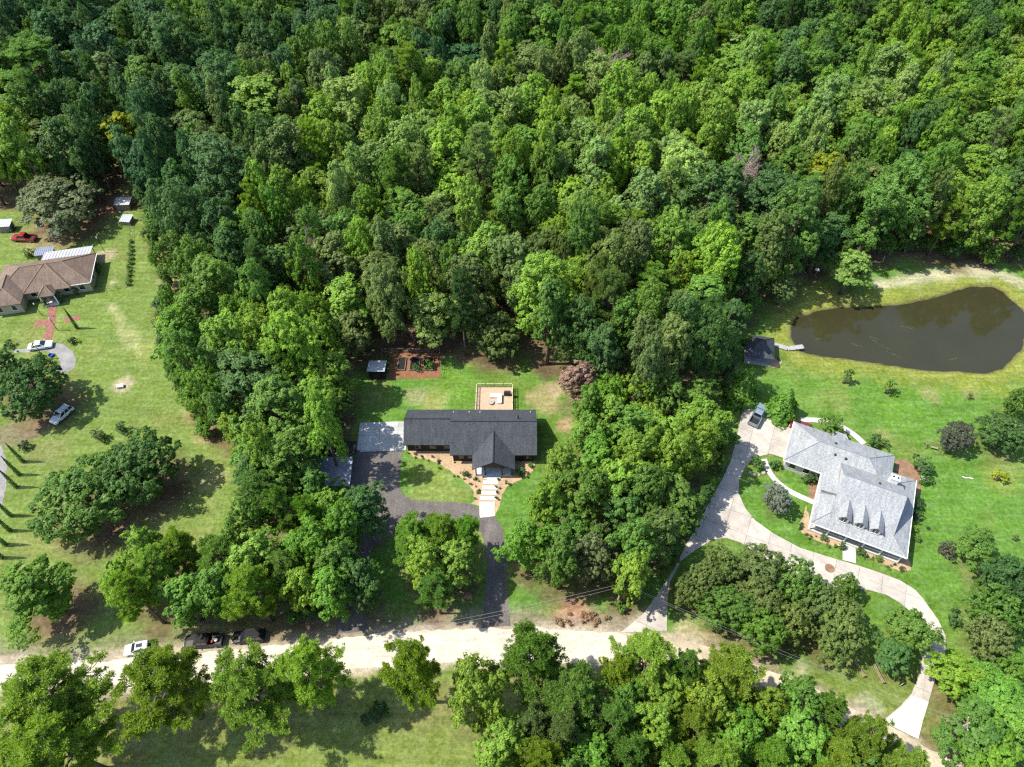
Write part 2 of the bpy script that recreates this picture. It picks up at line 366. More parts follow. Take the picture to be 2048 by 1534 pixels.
T = dict(mid=(.116, .214, .042), dark=(.072, .146, .040), cool=(.063, .140, .050), bright=(.188, .302, .050), yellow=(.235, .288, .030),
         pale=(.210, .308, .090), olive=(.134, .190, .056), grey=(.148, .190, .084), pine=(.166, .252, .038), deep=(.041, .092, .030),
         purple=(.085, .092, .058), brown=(.37, .245, .165), silver=(.22, .24, .18), lush=(.128, .250, .040))
TREES = []   # (x, y, R) of every placed tree for ground litter
def jit(col, a=.14):
    k = 1 + random.uniform(-a, a); return (col[0] * k * (1 + random.uniform(-.09, .05)), col[1] * k, col[2] * k * (1 + random.uniform(-a, a)), 1)
def add_tree(name, sp, x, y, R, Hh, tint, label, cat='tree', group=None, variant=None, rz=None, z=0.0, litter=1.0):
    pl = PROTO[sp]; p = pl[random.randrange(len(pl)) if variant is None else variant % len(pl)]
    rz = random.uniform(0, 6.28) if rz is None else rz
    root = empty(name, (x, y, z), rz, label, cat, group)
    e = random.uniform(.86, 1.16) if sp in ('broad', 'tall', 'live_oak', 'pine', 'big') else 1.0
    s = (R / p['R'] * e, R / p['R'] / e, Hh / p['H'])
    t = bpy.data.objects.new('trunk', p['trunk']); COL.objects.link(t); t.parent = root; t.scale = s
    if p['crown']:
        c = bpy.data.objects.new('crown', p['crown']); COL.objects.link(c); c.parent = root; c.scale = s
        c.color = jit(T[tint] if isinstance(tint, str) else tint)
    if litter: TREES.append((x, y, R, litter))
    return root
def crown_xy(sp, px, py, Hh):
    p = PROTO[sp][0]; hc = p['hc'] * Hh / p['H']; x, y = G(px, py, hc); return x, y, depth(x, y, hc)
def tree_px(name, sp, px, py, rpx, Hh, tint, label, group=None, litter=1.0, cat='tree', **k):
    x, y, d = crown_xy(sp, px, py, Hh); R = rpx * d / FPX
    return add_tree(name, sp, x, y, R, Hh, tint, label, cat, group, litter=litter, **k)
def shrub_px(px, py, rpx, tint, label, group=None, h=None, sp='shrub', name='shrub', cat='shrub'):
    x, y = G(px, py, 0.4); R = rpx * depth(x, y, .4) / FPX
    return add_tree(name, sp, x, y, R, h or R * 1.6, tint, label, cat, group, litter=0)

def inside(poly, x, y):
    c = False; n = len(poly); j = n - 1
    for i in range(n):
        xi, yi = poly[i]; xj, yj = poly[j]
        if (yi > y) != (yj > y) and x < (xj - xi) * (y - yi) / (yj - yi) + xi: c = not c
        j = i
    return c

# ------------------------------------------------------------------ trees that stand out, one by one
FEAT = []     # crown silhouettes already taken: (x, y, R)
def feat(name, sp, px, py, rpx, Hh, tint, label, **k):
    o = tree_px(name, sp, px, py, rpx, Hh, tint, label, **k); FEAT.append((o.location.x, o.location.y, TREES[-1][2] if TREES else 3)); return o
# behind the ranch house and in its back yard
feat('oak_tree', 'broad', 868, 628, 54, 13, 'pale', 'pale green lobed oak standing right behind the fenced garden')
feat('live_oak_tree', 'live_oak', 992, 662, 62, 10, 'olive', 'broad olive green live oak on the back lawn behind the wooden deck')
feat('oak_tree', 'broad', 704, 662, 44, 11, 'olive', 'olive tree leaning over the small metal-roofed shed')
feat('young_tree', 'broad', 672, 800, 36, 9, 'mid', 'small green tree left of the concrete pad, on the shaded lawn')
feat('dying_tree', 'broad', 1158, 757, 45, 12, 'brown', 'dying tree with rusty pink-brown foliage beside the back lawn', litter=.5)
feat('dying_tree', 'broad', 1214, 676, 13, 14, 'brown', 'small rusty brown treetop poking out of the grove above the pink-brown tree')
feat('bare_tree', 'bare', 1215, 122, 46, 19, 'brown', 'bare grey-pink dead tree rising from the far forest canopy')
feat('bare_tree', 'bare', 1490, 335, 32, 21, 'brown', 'bare whitish dead snag left of the yellow-green tree in the right forest')
feat('bare_tree', 'bare', 612, 490, 24, 18, 'brown', 'slender bare snag standing in the left part of the forest')
# left yard
feat('live_oak_tree', 'live_oak', 112, 395, 92, 11, 'grey', 'huge grey-green live oak spreading over the red pickup truck')
feat('live_oak_tree', 'live_oak', 130, 285, 95, 14, 'olive', 'wide olive live oak behind the huge grey-green one by the red pickup')
feat('tulip_tree', 'tall', 250, 262, 46, 17, 'yellow', 'bright yellow-green tree at the forest edge above the small white-roofed sheds')
feat('tulip_tree', 'tall', 512, 205, 72, 22, 'bright', 'large bright green tree, biggest pale crown of the left forest')
feat('tulip_tree', 'tall', 700, 205, 52, 22, 'pale', 'tall pale green tree right of the largest bright crown of the left forest')
feat('pine_tree', 'pine', 75, 130, 75, 21, 'mid', 'broad feathery green pine at the far left of the forest')
feat('maple_tree', 'broad', 1655, 350, 62, 17, 'yellow', 'yellow-green maple, brightest crown of the right forest')
feat('oak_tree', 'live_oak', 58, 765, 74, 11, 'dark', 'dark oak shading the gravel turning circle at the left edge')
feat('oak_tree', 'broad', 8, 735, 42, 11, 'dark', 'dark green tree at the left frame edge by the gravel circle')
feat('oak_tree', 'live_oak', 165, 985, 108, 11, 'mid', 'spreading green oak alone on the lower left lawn', )
feat('oak_tree', 'live_oak', 272, 930, 88, 12, 'dark', 'dark green oak joined to the right of the spreading lawn oak')
feat('maple_tree', 'broad', 66, 1175, 82, 13, 'lush', 'vivid green tree at the left edge just above the road')
feat('conifer_shrub', 'tall', 348, 655, 34, 13, 'yellow', 'narrow yellow-green tree jutting from the forest onto the left lawn')
# row of roadside pines along the bottom
for (px, py, r, hh, ti, sp, lab) in [
    (95, 1395, 98, 20, 'pine', 'pine', 'wide open pine over the road at the lower left corner'),
    (115, 1492, 98, 19, 'bright', 'pine', 'bright green pine filling the bottom left corner below the open pine'),
    (330, 1372, 88, 20, 'pine', 'pine', 'airy pine over the road just below the small silver car'),
    (500, 1385, 84, 19, 'pine', 'pine', 'pine below the two black vehicles on the road'),
    (622, 1345, 66, 20, 'bright', 'pine', 'bright green pine with visible trunk right of the black vehicles'),
    (826, 1342, 62, 20, 'pine', 'pine', 'solitary upright pine in the middle of the white road stretch'),
    (955, 1385, 74, 18, 'pine', 'broad', 'rounded green tree below the road right of the solitary pine'),
    (1058, 1318, 68, 20, 'mid', 'pine', 'dark-trunked pine reaching across the white road below the asphalt drive'),
    (1148, 1400, 78, 18, 'mid', 'pine', 'green pine below and right of the dark-trunked roadside pine'),
    (1010, 1490, 70, 15, 'bright', 'broad', 'bright round tree at the bottom edge beside the olive lawn'),
    (1292, 1322, 64, 18, 'bright', 'pine', 'bright bushy pine at the road end of the concrete driveway'),
    (1462, 1352, 62, 18, 'pine', 'pine', 'yellow-green pine on the sandy lane below the island oaks'),
    (1592, 1462, 74, 14, 'lush', 'broad', 'round vivid green tree at the bottom below the sandy lane bend'),
    (1470, 1470, 72, 14, 'lush', 'broad', 'round vivid green tree at the bottom left of its twin by the lane bend')]:
    feat('pine_tree' if sp == 'pine' else 'broadleaf_tree', sp, px, py, r, hh, ti, lab, litter=.3)
feat('broadleaf_tree', 'broad', 626, 968, 44, 12, 'mid', 'green tree overhanging the left of the blue-grey carport roof')
feat('broadleaf_tree', 'broad', 588, 900, 46, 13, 'mid', 'green tree behind the shade-coloured rear slope of the carport')
feat('broadleaf_tree', 'broad', 500, 902, 52, 12, 'lush', 'lush tree at the lawn edge left of the carport, upper one')
feat('pine_tree', 'pine', 520, 985, 52, 14, 'mid', 'green pine at the lawn edge left of the carport, lower one')
feat('broadleaf_tree', 'broad', 655, 1010, 40, 11, 'bright', 'bright tree just below the carport roof')
# pond and right-hand lawn
feat('elm_tree', 'broad', 1707, 535, 46, 11, 'pale', 'loose olive tree alone on the pond bank beside the sandy strip', litter=.3)
feat('broadleaf_tree', 'broad', 1570, 572, 30, 8, 'olive', 'small olive tree at the forest edge left of the pond', litter=.3)
feat('cedar_tree', 'conifer', 1488, 770, 40, 9, 'lush', 'pointed green cedar below the lakeside hut', litter=.2)
feat('cedar_tree', 'conifer', 1570, 808, 34, 7.5, 'lush', 'rounded green cedar beside the parked grey pickup truck', litter=.2)
feat('magnolia_tree', 'live_oak', 1918, 868, 36, 6.5, 'purple', 'dark purplish magnolia right of the wooden swing frame', litter=.2)
feat('oak_tree', 'live_oak', 2015, 862, 50, 8, 'dark', 'dark green oak at the right edge beside the purplish magnolia', litter=.3)
feat('oak_tree', 'live_oak', 2045, 800, 30, 8, 'mid', 'green tree cut by the right edge above the dark oak', litter=.2)
feat('birch_tree', 'broad', 1957, 1085, 44, 7, 'mid', 'spiky green tree on the lawn right of the grey-roofed house', litter=.2)
feat('olive_tree', 'live_oak', 1556, 993, 32, 6, 'silver', 'silvery grey tree on the lawn inside the driveway curve', litter=.2)
feat('broadleaf_tree', 'broad', 1665, 848, 26, 5, 'mid', 'small round tree over the curved path behind the grey-roofed house', litter=.2)
feat('broadleaf_tree', 'broad', 1828, 1255, 50, 9, 'mid', 'green tree arching over the right branch of the concrete driveway', litter=.3)
feat('broadleaf_tree', 'broad', 1790, 1310, 42, 7, 'dark', 'dark green tree beside the fallen fence rails', litter=.3)
feat('broadleaf_tree', 'live_oak', 1694, 1172, 30, 6, 'mid', 'small tree beside the round drain cover in the driveway', litter=.2)
for (px, py, r, hh, ti, lab) in [
    (2020, 1150, 56, 9, 'dark', 'dark cedar at the right edge, topmost of the hedge row'),
    (2000, 1215, 58, 9, 'mid', 'green cedar second in the hedge row at the right edge'),
    (1985, 1272, 52, 8, 'olive', 'olive cedar lowest in the hedge row at the right edge'),
    (2040, 1200, 50, 9, 'deep', 'very dark tree behind the hedge row at the right edge')]:
    feat('cedar_tree', 'live_oak', px, py, r, hh, ti, lab, litter=.3)
for (px, py, r, hh, ti, lab) in [
    (1925, 1352, 58, 9, 'bright', 'bright tree right of the concrete driveway bottom'),
    (1990, 1400, 66, 10, 'lush', 'lush green tree in the bottom right corner grove, upper one'),
    (1955, 1460, 70, 11, 'mid', 'mid green tree in the bottom right grove beside the pole'),
    (2030, 1470, 66, 11, 'lush', 'lush tree cut by the right edge in the bottom right grove'),
    (1990, 1530, 66, 11, 'lush', 'lush tree cut by the bottom edge in the bottom right grove'),
    (2040, 1335, 36, 8, 'mid', 'green tree at the right edge above the bottom right grove')]:
    feat('broadleaf_tree', 'broad', px, py, r, hh, ti, lab, litter=.6)

# ------------------------------------------------------------------ woods filled tree by tree inside surveyed crown outlines
OPEN = [[(1470, 735), (1490, 650), (1525, 590), (1580, 553), (1660, 532), (1760, 521), (1890, 519), (2040, 530), (2300, 545), (2300, 900), (1520, 900), (1500, 780)],
        [(-300, 420), (200, 420), (270, 350), (300, 440), (318, 540), (345, 590), (325, 640), (345, 730), (400, 830), (440, 930), (470, 1000), (400, 1060), (-300, 1200)],
        [(745, 702), (892, 692), (900, 735), (1100, 735), (1140, 800), (1135, 900), (1070, 990), (700, 985), (690, 800)]]
def fill(poly, mix, hr, rr, n_try, sep, tint_fn, clear=(), inset=.72, bounds=None):
    xs = []; px = [p[0] for p in poly]; py = [p[1] for p in poly]
    hm = (hr[0] + hr[1]) / 2 * .6
    cs = [G(x, y, hm) for x in (min(px), max(px)) for y in (min(py), max(py))]
    x0, x1 = min(c[0] for c in cs), max(c[0] for c in cs); y0, y1 = min(c[1] for c in cs), max(c[1] for c in cs)
    res = []
    grid = {}
    for (fx, fy, fr) in FEAT: grid.setdefault((int(fx // 12), int(fy // 12)), []).append((fx, fy, fr))
    for _ in range(n_try):
        x = random.uniform(x0, x1); y = random.uniform(y0, y1)
        sp = random.choices([m[0] for m in mix], [m[1] for m in mix])[0]
        Hh = random.uniform(*hr) * (1.0 if sp != 'live_oak' else .75); R = random.uniform(*rr) * (.85 if sp in ('pine', 'tall') else 1.42 if sp == 'big' else 1.0)
        p = PROTO[sp][0]; hc = p['hc'] * Hh / p['H']
        u, v = P(x, y, hc); d = depth(x, y, hc); rp = R * FPX / d * inset
        if not inside(poly, u, v): continue
        if not all(inside(poly, u + rp * math.cos(a), v + rp * math.sin(a)) for a in (0, .79, 1.57, 2.36, 3.14, 3.93, 4.71, 5.5)): continue
        if any((u - cx) ** 2 + (v - cy) ** 2 < cr * cr for cx, cy, cr in clear): continue
        if any(inside(q, *P(x, y, 0)) for q in OPEN): continue
        gx, gy = int(x // 12), int(y // 12); ok = True
        for i in (-1, 0, 1):
            for j in (-1, 0, 1):
                for (qx, qy, qr) in grid.get((gx + i, gy + j), ()):
                    if (x - qx) ** 2 + (y - qy) ** 2 < (sep * (R + qr)) ** 2: ok = False; break
                if not ok: break
            if not ok: break
        if not ok: continue
        grid.setdefault((gx, gy), []).append((x, y, R))
        res.append(dict(x=x, y=y, R=R, H=Hh, sp=sp, u=u, v=v, tint=tint_fn(u, v)))
    return res
def pick(**w): return random.choices(list(w), list(w.values()))[0]
def hash2(i, j): return random.Random(i * 7919 + j * 104729 + 17).random()
def soft(u, v, c):
    x, y = u / c, v / c; i, j = math.floor(x), math.floor(y); fx, fy = x - i, y - j; fx = fx * fx * (3 - 2 * fx); fy = fy * fy * (3 - 2 * fy)
    return (hash2(i, j) * (1 - fx) + hash2(i + 1, j) * fx) * (1 - fy) + (hash2(i, j + 1) * (1 - fx) + hash2(i + 1, j + 1) * fx) * fy
def forest_tint(u, v):
    """stands of like trees: tints drift across the forest"""
    if u < 680 and v < 140: l = ['cool', 'dark', 'cool', 'dark', 'mid']
    elif u < 480 and v < 340: l = ['cool', 'dark', 'dark', 'olive', 'mid', 'bright']
    elif u < 1420 and v < 130: l = ['cool', 'dark', 'mid', 'olive', 'mid', 'lush']
    elif 600 < u < 1420 and 150 < v < 430: l = ['mid', 'bright', 'pale', 'bright', 'pale', 'bright']
    elif 420 < u <= 640 and v < 420: l = ['dark', 'dark', 'mid', 'olive', 'bright']
    elif u >= 1400 and v < 340: l = ['dark', 'mid', 'lush', 'mid', 'bright', 'pale', 'bright']
    elif u >= 1400: l = ['dark', 'dark', 'mid', 'olive', 'mid', 'bright']
    elif v < 560 and u > 600: l = ['dark', 'mid', 'olive', 'mid', 'bright', 'olive']
    elif u < 760: l = ['dark', 'mid', 'mid', 'lush', 'bright']
    else: l = ['dark', 'mid', 'olive', 'mid', 'bright']
    t = (soft(u, v, 130) - .5) * 1.5 + .5 + random.gauss(0, .13); return l[max(0, min(len(l) - 1, int(t * len(l))))]
FOREST = [(-140, -190), (2190, -190), (2190, 505), (2040, 498), (1960, 486), (1890, 474), (1740, 476), (1660, 500), (1570, 522), (1520, 572), (1485, 635), (1468, 690),
          (1440, 735), (1330, 770), (1215, 745), (1130, 720), (1103, 700), (1098, 655), (1060, 625), (930, 640), (900, 620), (800, 640), (770, 655), (765, 690),
          (712, 700), (700, 780), (680, 790), (670, 870), (620, 900), (560, 930), (455, 925), (408, 870), (395, 830), (358, 780), (330, 720), (312, 640), (320, 595),
          (345, 572), (310, 520), (300, 430), (278, 345), (210, 325), (190, 345), (-140, 345)]
forest = fill(FOREST, [('big', 4.5), ('broad', 2.5), ('tall', 3.5), ('pine', .9), ('live_oak', .4)], (13, 25), (3.0, 6.8), 80000, .60, forest_tint,
              clear=[(885, 505, 14), (830, 665, 26), (1145, 572, 22), (955, 602, 16), (215, 390, 45)])
forest.sort(key=lambda t: depth(t['x'], t['y'], 10))
groveL = fill([(455, 905), (560, 880), (640, 915), (655, 960), (700, 975), (772, 985), (770, 1055), (740, 1090), (765, 1130), (745, 1195), (690, 1222), (620, 1232), (545, 1226), (470, 1220), (380, 1224), (280, 1246), (212, 1230), (212, 1085), (260, 1035), (330, 1025), (400, 1078), (440, 1040), (470, 990)],
              [('broad', 5), ('pine', 2), ('tall', 1)], (13, 17), (3.4, 5.2), 9000, .58, lambda u, v: pick(mid=4, lush=2, bright=2, dark=1, pine=1) if v < 1040 else pick(bright=3, lush=3, mid=3, dark=1), inset=.7)
groveC = fill([(785, 1050), (870, 1035), (962, 1045), (980, 1120), (958, 1185), (900, 1205), (820, 1212), (785, 1150), (772, 1110)],
              [('broad', 5), ('pine', 1)], (11, 14), (3.0, 4.6), 4000, .6, lambda u, v: pick(bright=3, lush=3, mid=2), inset=.7)
groveR = fill([(1135, 800), (1200, 745), (1330, 745), (1440, 765), (1472, 870), (1452, 930), (1400, 1010), (1350, 1080), (1322, 1150), (1260, 1182), (1170, 1182), (1100, 1152), (1040, 1172), (998, 1080), (1003, 1030), (1070, 985), (1088, 905), (1135, 890)],
              [('broad', 6), ('tall', 1), ('live_oak', 1)], (12, 17), (3.4, 5.4), 12000, .58,
              lambda u, v: (pick(bright=4, lush=2, mid=3) if v < 1000 and u > 1130 else pick(mid=3, olive=1.5, lush=2, bright=1, grey=.5)), inset=.7)
island = fill([(1338, 1150), (1400, 1098), (1480, 1088), (1560, 1098), (1625, 1125), (1690, 1170), (1745, 1200), (1755, 1290), (1700, 1312), (1620, 1292), (1540, 1302), (1450, 1282), (1370, 1242), (1332, 1190)],
              [('live_oak', 1)], (11, 13), (3.4, 5.0), 6000, .5, lambda u, v: pick(olive=3, mid=4), inset=.72)
grovesouth = fill([(1205, 1300), (1360, 1290), (1400, 1335), (1480, 1320), (1560, 1345), (1640, 1372), (1745, 1440), (1862, 1505), (1862, 1640), (920, 1640), (935, 1500), (1060, 1420), (1190, 1340)],
              [('broad', 3), ('pine', 4)], (14, 18), (3.0, 4.8), 9000, .56, lambda u, v: pick(pine=4, mid=3, bright=2, lush=1.5, olive=.6), inset=.6)
WOODS = [('the dense forest', forest), ]
NF = 285
TD = dict(mid='mid green', dark='dark green', cool='dark bluish green', bright='bright green', yellow='yellow-green', pale='pale green', olive='olive green',
          grey='grey-green', pine='yellowish green', deep='very dark', lush='lush green')
SD = dict(big='large broadleaf tree', broad='broadleaf tree', tall='tall broadleaf tree', pine='pine', live_oak='spreading oak')
SN = dict(big='large_tree', broad='broadleaf_tree', tall='tall_tree', pine='pine_tree', live_oak='oak_tree')
def zone(u, v):
    a = 'by left lawn' if u < 480 else 'left of centre' if u < 760 else 'behind ranch house' if u < 1130 else 'above driveway grove' if u < 1480 else 'above the pond'
    b = 'in near forest' if v > 560 else 'in mid forest' if v > 380 else 'in deep forest'
    return f'{b} {a}'
ORD = ['leftmost'] + [w + ' from left' for w in 'second third fourth fifth sixth seventh eighth ninth tenth eleventh twelfth thirteenth fourteenth fifteenth sixteenth seventeenth eighteenth nineteenth twentieth twenty-first twenty-second twenty-third twenty-fourth twenty-fifth twenty-sixth twenty-seventh twenty-eighth twenty-ninth thirtieth'.split()]
def number(objs):
    by = {}
    for o in objs: by.setdefault(o['label'], []).append(o)
    for lab, l in by.items():
        if len(l) < 2: continue
        l.sort(key=lambda o: P(o.location.x, o.location.y, 10)[0])
        for k, o in enumerate(l): o['label'] = lab + ', ' + (ORD[k] if k < len(ORD) else 'further right')
NUM = []
for t in forest[:NF]:
    z = zone(t['u'], t['v'])
    NUM.append(add_tree(SN[t['sp']], t['sp'], t['x'], t['y'], t['R'], t['H'], t['tint'], f"{TD[t['tint']]} {SD[t['sp']]} {z}", group='trees of the forest'))
for nm, lst in (('between left lawn and asphalt drive', groveL), ('between asphalt drive and white road', groveC), ('between the two driveways', groveR),
                ('on the concrete driveway island', island), ('below the road at bottom', grovesouth)):
    for t in lst:
        NUM.append(add_tree(SN[t['sp']], t['sp'], t['x'], t['y'], t['R'], t['H'], t['tint'], f"{TD[t['tint']]} {SD[t['sp']]} {nm}", group='trees ' + nm, litter=.75))
# low growth closing the forest edges
for line, n, where in (([(292, 380), (305, 450), (318, 530), (345, 575), (325, 620), (330, 690), (365, 770), (400, 830), (420, 880)], 26, 'at the forest edge beside the left lawn'),
                       ([(1492, 650), (1520, 590), (1570, 548), (1630, 525), (1690, 500), (1780, 490), (1880, 494), (1960, 506), (2045, 516)], 24, 'at the forest edge above the pond'),
                       ([(1500, 690), (1455, 745), (1470, 790)], 6, 'at the grove edge below the lakeside hut'), ([(1470, 870), (1448, 940), (1410, 1010), (1370, 1075), (1330, 1145)], 12, 'along the left edge of the concrete driveway'),
                       ([(580, 1240), (690, 1228)], 4, 'beside the road verge at lower left')):
    seg = [math.dist(a, b) for a, b in zip(line[:-1], line[1:])]; tot = sum(seg)
    for k in range(n):
        d = (k + random.uniform(.1, .9)) / n * tot; i = 0
        while d > seg[i] and i < len(seg) - 1: d -= seg[i]; i += 1
        t = min(1, d / seg[i]); px = line[i][0] + (line[i + 1][0] - line[i][0]) * t - 6; py = line[i][1] + (line[i + 1][1] - line[i][1]) * t - 10
        hh = random.uniform(3.5, 6.5) if 'verge' not in where else random.uniform(2, 3)
        NUM.append(tree_px('understory_tree', 'broad', px + random.uniform(-5, 5), py + random.uniform(-5, 5), random.uniform(13, 21), hh, pick(mid=3, dark=2, lush=2), f'low bushy green tree {where}', group='low trees ' + where, litter=.6))
number(NUM)
# the far wood: one mass of trees, instanced
src = bpy.data.collections.new('forest_sources'); order = []
for sp in ('broad', 'tall', 'pine', 'live_oak', 'big'):
    for p in PROTO[sp][:3]:
        bm = bmesh.new(); bm.from_mesh(p['crown'])
        nf = len(bm.faces); bm.from_mesh(p['trunk']); bm.faces.ensure_lookup_table()
        for f in bm.faces[nf:]: f.material_index = 1
        me = bpy.data.meshes.new('far_tree'); bm.to_mesh(me); bm.free(); me.materials.append(M['leaf_far']); me.materials.append(M['bark'])
        o = bpy.data.objects.new('%03d_far_tree' % len(order), me); src.objects.link(o); order.append((sp, p))
far = forest[NF:]
pm = bpy.data.meshes.new('far_forest'); pm.from_pydata([(t['x'], t['y'], 0) for t in far], [], [])
for an, ad in (('proto', 'INT'), ('scl', 'FLOAT_VECTOR'), ('rot', 'FLOAT_VECTOR'), ('tint', 'FLOAT_COLOR')): pm.attributes.new(an, ad, 'POINT')
a_i, a_s, a_r, a_t = (pm.attributes[k] for k in ('proto', 'scl', 'rot', 'tint'))
for i, t in enumerate(far):
    k = random.choice([j for j, (sp, p) in enumerate(order) if sp == t['sp']]); p = order[k][1]
    a_i.data[i].value = k; a_s.data[i].vector = (t['R'] / p['R'], t['R'] / p['R'], t['H'] / p['H']); a_r.data[i].vector = (0, 0, random.uniform(0, 6.28))
    a_t.data[i].color = jit(T[t['tint']]); TREES.append((t['x'], t['y'], t['R'], 1.0))
fo = bpy.data.objects.new('far_forest', pm); COL.objects.link(fo)
tag(fo, 'dense green wood filling the top of the picture, beyond the nearer forest trees', 'forest', kind='stuff')
ng = bpy.data.node_groups.new('far_forest_nodes', 'GeometryNodeTree')
ng.interface.new_socket('Geometry', in_out='INPUT', socket_type='NodeSocketGeometry'); ng.interface.new_socket('Geometry', in_out='OUTPUT', socket_type='NodeSocketGeometry')
gi = ng.nodes.new('NodeGroupInput'); go = ng.nodes.new('NodeGroupOutput'); ci = ng.nodes.new('GeometryNodeCollectionInfo'); ip = ng.nodes.new('GeometryNodeInstanceOnPoints')
ci.inputs['Collection'].default_value = src; ci.inputs['Separate Children'].default_value = True; ci.inputs['Reset Children'].default_value = True
def named(nm, dt):
    n = ng.nodes.new('GeometryNodeInputNamedAttribute'); n.data_type = dt; n.inputs['Name'].default_value = nm; return n.outputs['Attribute']
ng.links.new(gi.outputs[0], ip.inputs['Points']); ng.links.new(ci.outputs[0], ip.inputs['Instance']); ip.inputs['Pick Instance'].default_value = True
ng.links.new(named('proto', 'INT'), ip.inputs['Instance Index']); ng.links.new(named('scl', 'FLOAT_VECTOR'), ip.inputs['Scale'])
er = ng.nodes.new('FunctionNodeEulerToRotation'); ng.links.new(named('rot', 'FLOAT_VECTOR'), er.inputs[0]); ng.links.new(er.outputs[0], ip.inputs['Rotation'])
ng.links.new(ip.outputs[0], go.inputs[0])
md = fo.modifiers.new('far_forest', 'NODES'); md.node_group = ng
print('TREES forest', len(forest), 'L', len(groveL), 'C', len(groveC), 'R', len(groveR), 'island', len(island), 'south', len(grovesouth))

# ------------------------------------------------------------------ ground sheet (with the pond's basin)
def vnoise(X, Y, s, seed):
    r = np.random.default_rng(seed); tab = r.random((256, 256))
    x = X / s; y = Y / s; xi = np.floor(x).astype(int); yi = np.floor(y).astype(int); fx = x - xi; fy = y - yi
    fx = fx * fx * (3 - 2 * fx); fy = fy * fy * (3 - 2 * fy); g = lambda i, j: tab[i % 256, j % 256]
    return (g(xi, yi) * (1 - fx) + g(xi + 1, yi) * fx) * (1 - fy) + (g(xi, yi + 1) * (1 - fx) + g(xi + 1, yi + 1) * fx) * fy
def fbm(X, Y, s, seed): return (vnoise(X, Y, s, seed) * .5 + vnoise(X, Y, s / 2.1, seed + 1) * .3 + vnoise(X, Y, s / 4.3, seed + 2) * .2)
def sdf(poly, X, Y):
    """signed distance, positive inside"""
    d = np.full(X.shape, 1e9); ins = np.zeros(X.shape, bool); n = len(poly)
    for i in range(n):
        x0, y0 = poly[i]; x1, y1 = poly[(i + 1) % n]; dx, dy = x1 - x0, y1 - y0
        t = np.clip(((X - x0) * dx + (Y - y0) * dy) / (dx * dx + dy * dy + 1e-9), 0, 1)
        d = np.minimum(d, np.hypot(X - x0 - t * dx, Y - y0 - t * dy))
        if y0 != y1:
            c = ((y0 > Y) != (y1 > Y)) & (X < (x1 - x0) * (Y - y0) / (y1 - y0) + x0); ins ^= c
    return np.where(ins, d, -d)
def pdist(line, X, Y):
    d = np.full(X.shape, 1e9)
    for (x0, y0), (x1, y1) in zip(line[:-1], line[1:]):
        dx, dy = x1 - x0, y1 - y0; t = np.clip(((X - x0) * dx + (Y - y0) * dy) / (dx * dx + dy * dy + 1e-9), 0, 1)
        d = np.minimum(d, np.hypot(X - x0 - t * dx, Y - y0 - t * dy))
    return d
sst = lambda a, b, x: (lambda t: t * t * (3 - 2 * t))(np.clip((x - a) / (b - a), 0, 1))
xs = np.concatenate([[-3000, -1500, -700, -400, -300], np.arange(-240, -118, 5.0), np.arange(-118, 122, .75), np.arange(124, 245, 5.0), [300, 400, 700, 1500, 3000]])
ys = np.concatenate([[-2000, -800, -300, -100, -40, -15, 0, 8], np.arange(14, 152, .75), np.arange(155, 330, 5.0), [360, 420, 600, 1000, 2000, 4500]])
GX, GY = np.meshgrid(xs, ys); nx, ny = len(xs), len(ys)
POND = GP([(1580, 652), (1583, 675), (1600, 700), (1640, 712), (1700, 718), (1760, 726), (1830, 736), (1900, 741), (1970, 744), (2008, 737), (2030, 716), (2045, 697), (2054, 662), (2052, 625), (2034, 603), (2010, 581), (1985, 569), (1950, 570), (1900, 581), (1850, 595), (1790, 606), (1700, 612), (1640, 617), (1597, 629)])
ROADC = GP([(-260, 1362), (0, 1350), (120, 1350), (220, 1348), (400, 1336), (560, 1320), (690, 1308), (900, 1292), (1100, 1290), (1215, 1293), (1300, 1301), (1370, 1310)])
LANEC = GP([(1225, 1292), (1330, 1300), (1410, 1318), (1500, 1350), (1600, 1392), (1700, 1440), (1800, 1492), (1900, 1550), (2050, 1640)])
N1 = fbm(GX, GY, 9, 1); N2 = fbm(GX, GY, 3.2, 5); N3 = fbm(GX, GY, 26, 9)
dp = sdf(POND, GX, GY) + (N2 - .5) * 1.2
GZ = -1.5 * sst(-1.6, 3.5, dp)
def mixc(c, col, w): return c * (1 - w[..., None]) + np.array(col) * w[..., None]
lawn_l = np.array([.102, .146, .032]); lawn_r = np.array([.070, .146, .022])
wr = sst(-42, -26, GX + (N3 - .5) * 8)
C = lawn_l * (1 - wr[..., None]) + lawn_r * wr[..., None]
ws = 1 - sst(32, 37, GY + (N1 - .5) * 3)                                   # lawns below the road
C = mixc(C, (.122, .148, .036), ws * .85)
C = mixc(C, (.17, .165, .055), sst(.52, .76, N1) * .4)                    # drier grass
C = mixc(C, (.085, .135, .02), sst(.52, .75, N3) * .45)
C = mixc(C, (.17, .175, .035), sst(-7.5, -1.5, dp + (N2 - .5) * 4) * sst(60, 75, GY) * .75)       # rank yellow-green bank
C = mixc(C, (.075, .062, .03), sst(-.6, .3, dp))
def blob(px, py, rx, col, w, seed=0, sy=1.0):
    global C
    x, y = G(px, py); R = rx * depth(x, y, 0) / FPX
    d = np.hypot(GX - x, (GY - y) / sy) / R + (N2 - .5) * .9
    C = mixc(C, col, (1 - sst(.55, 1.15, d)) * w)
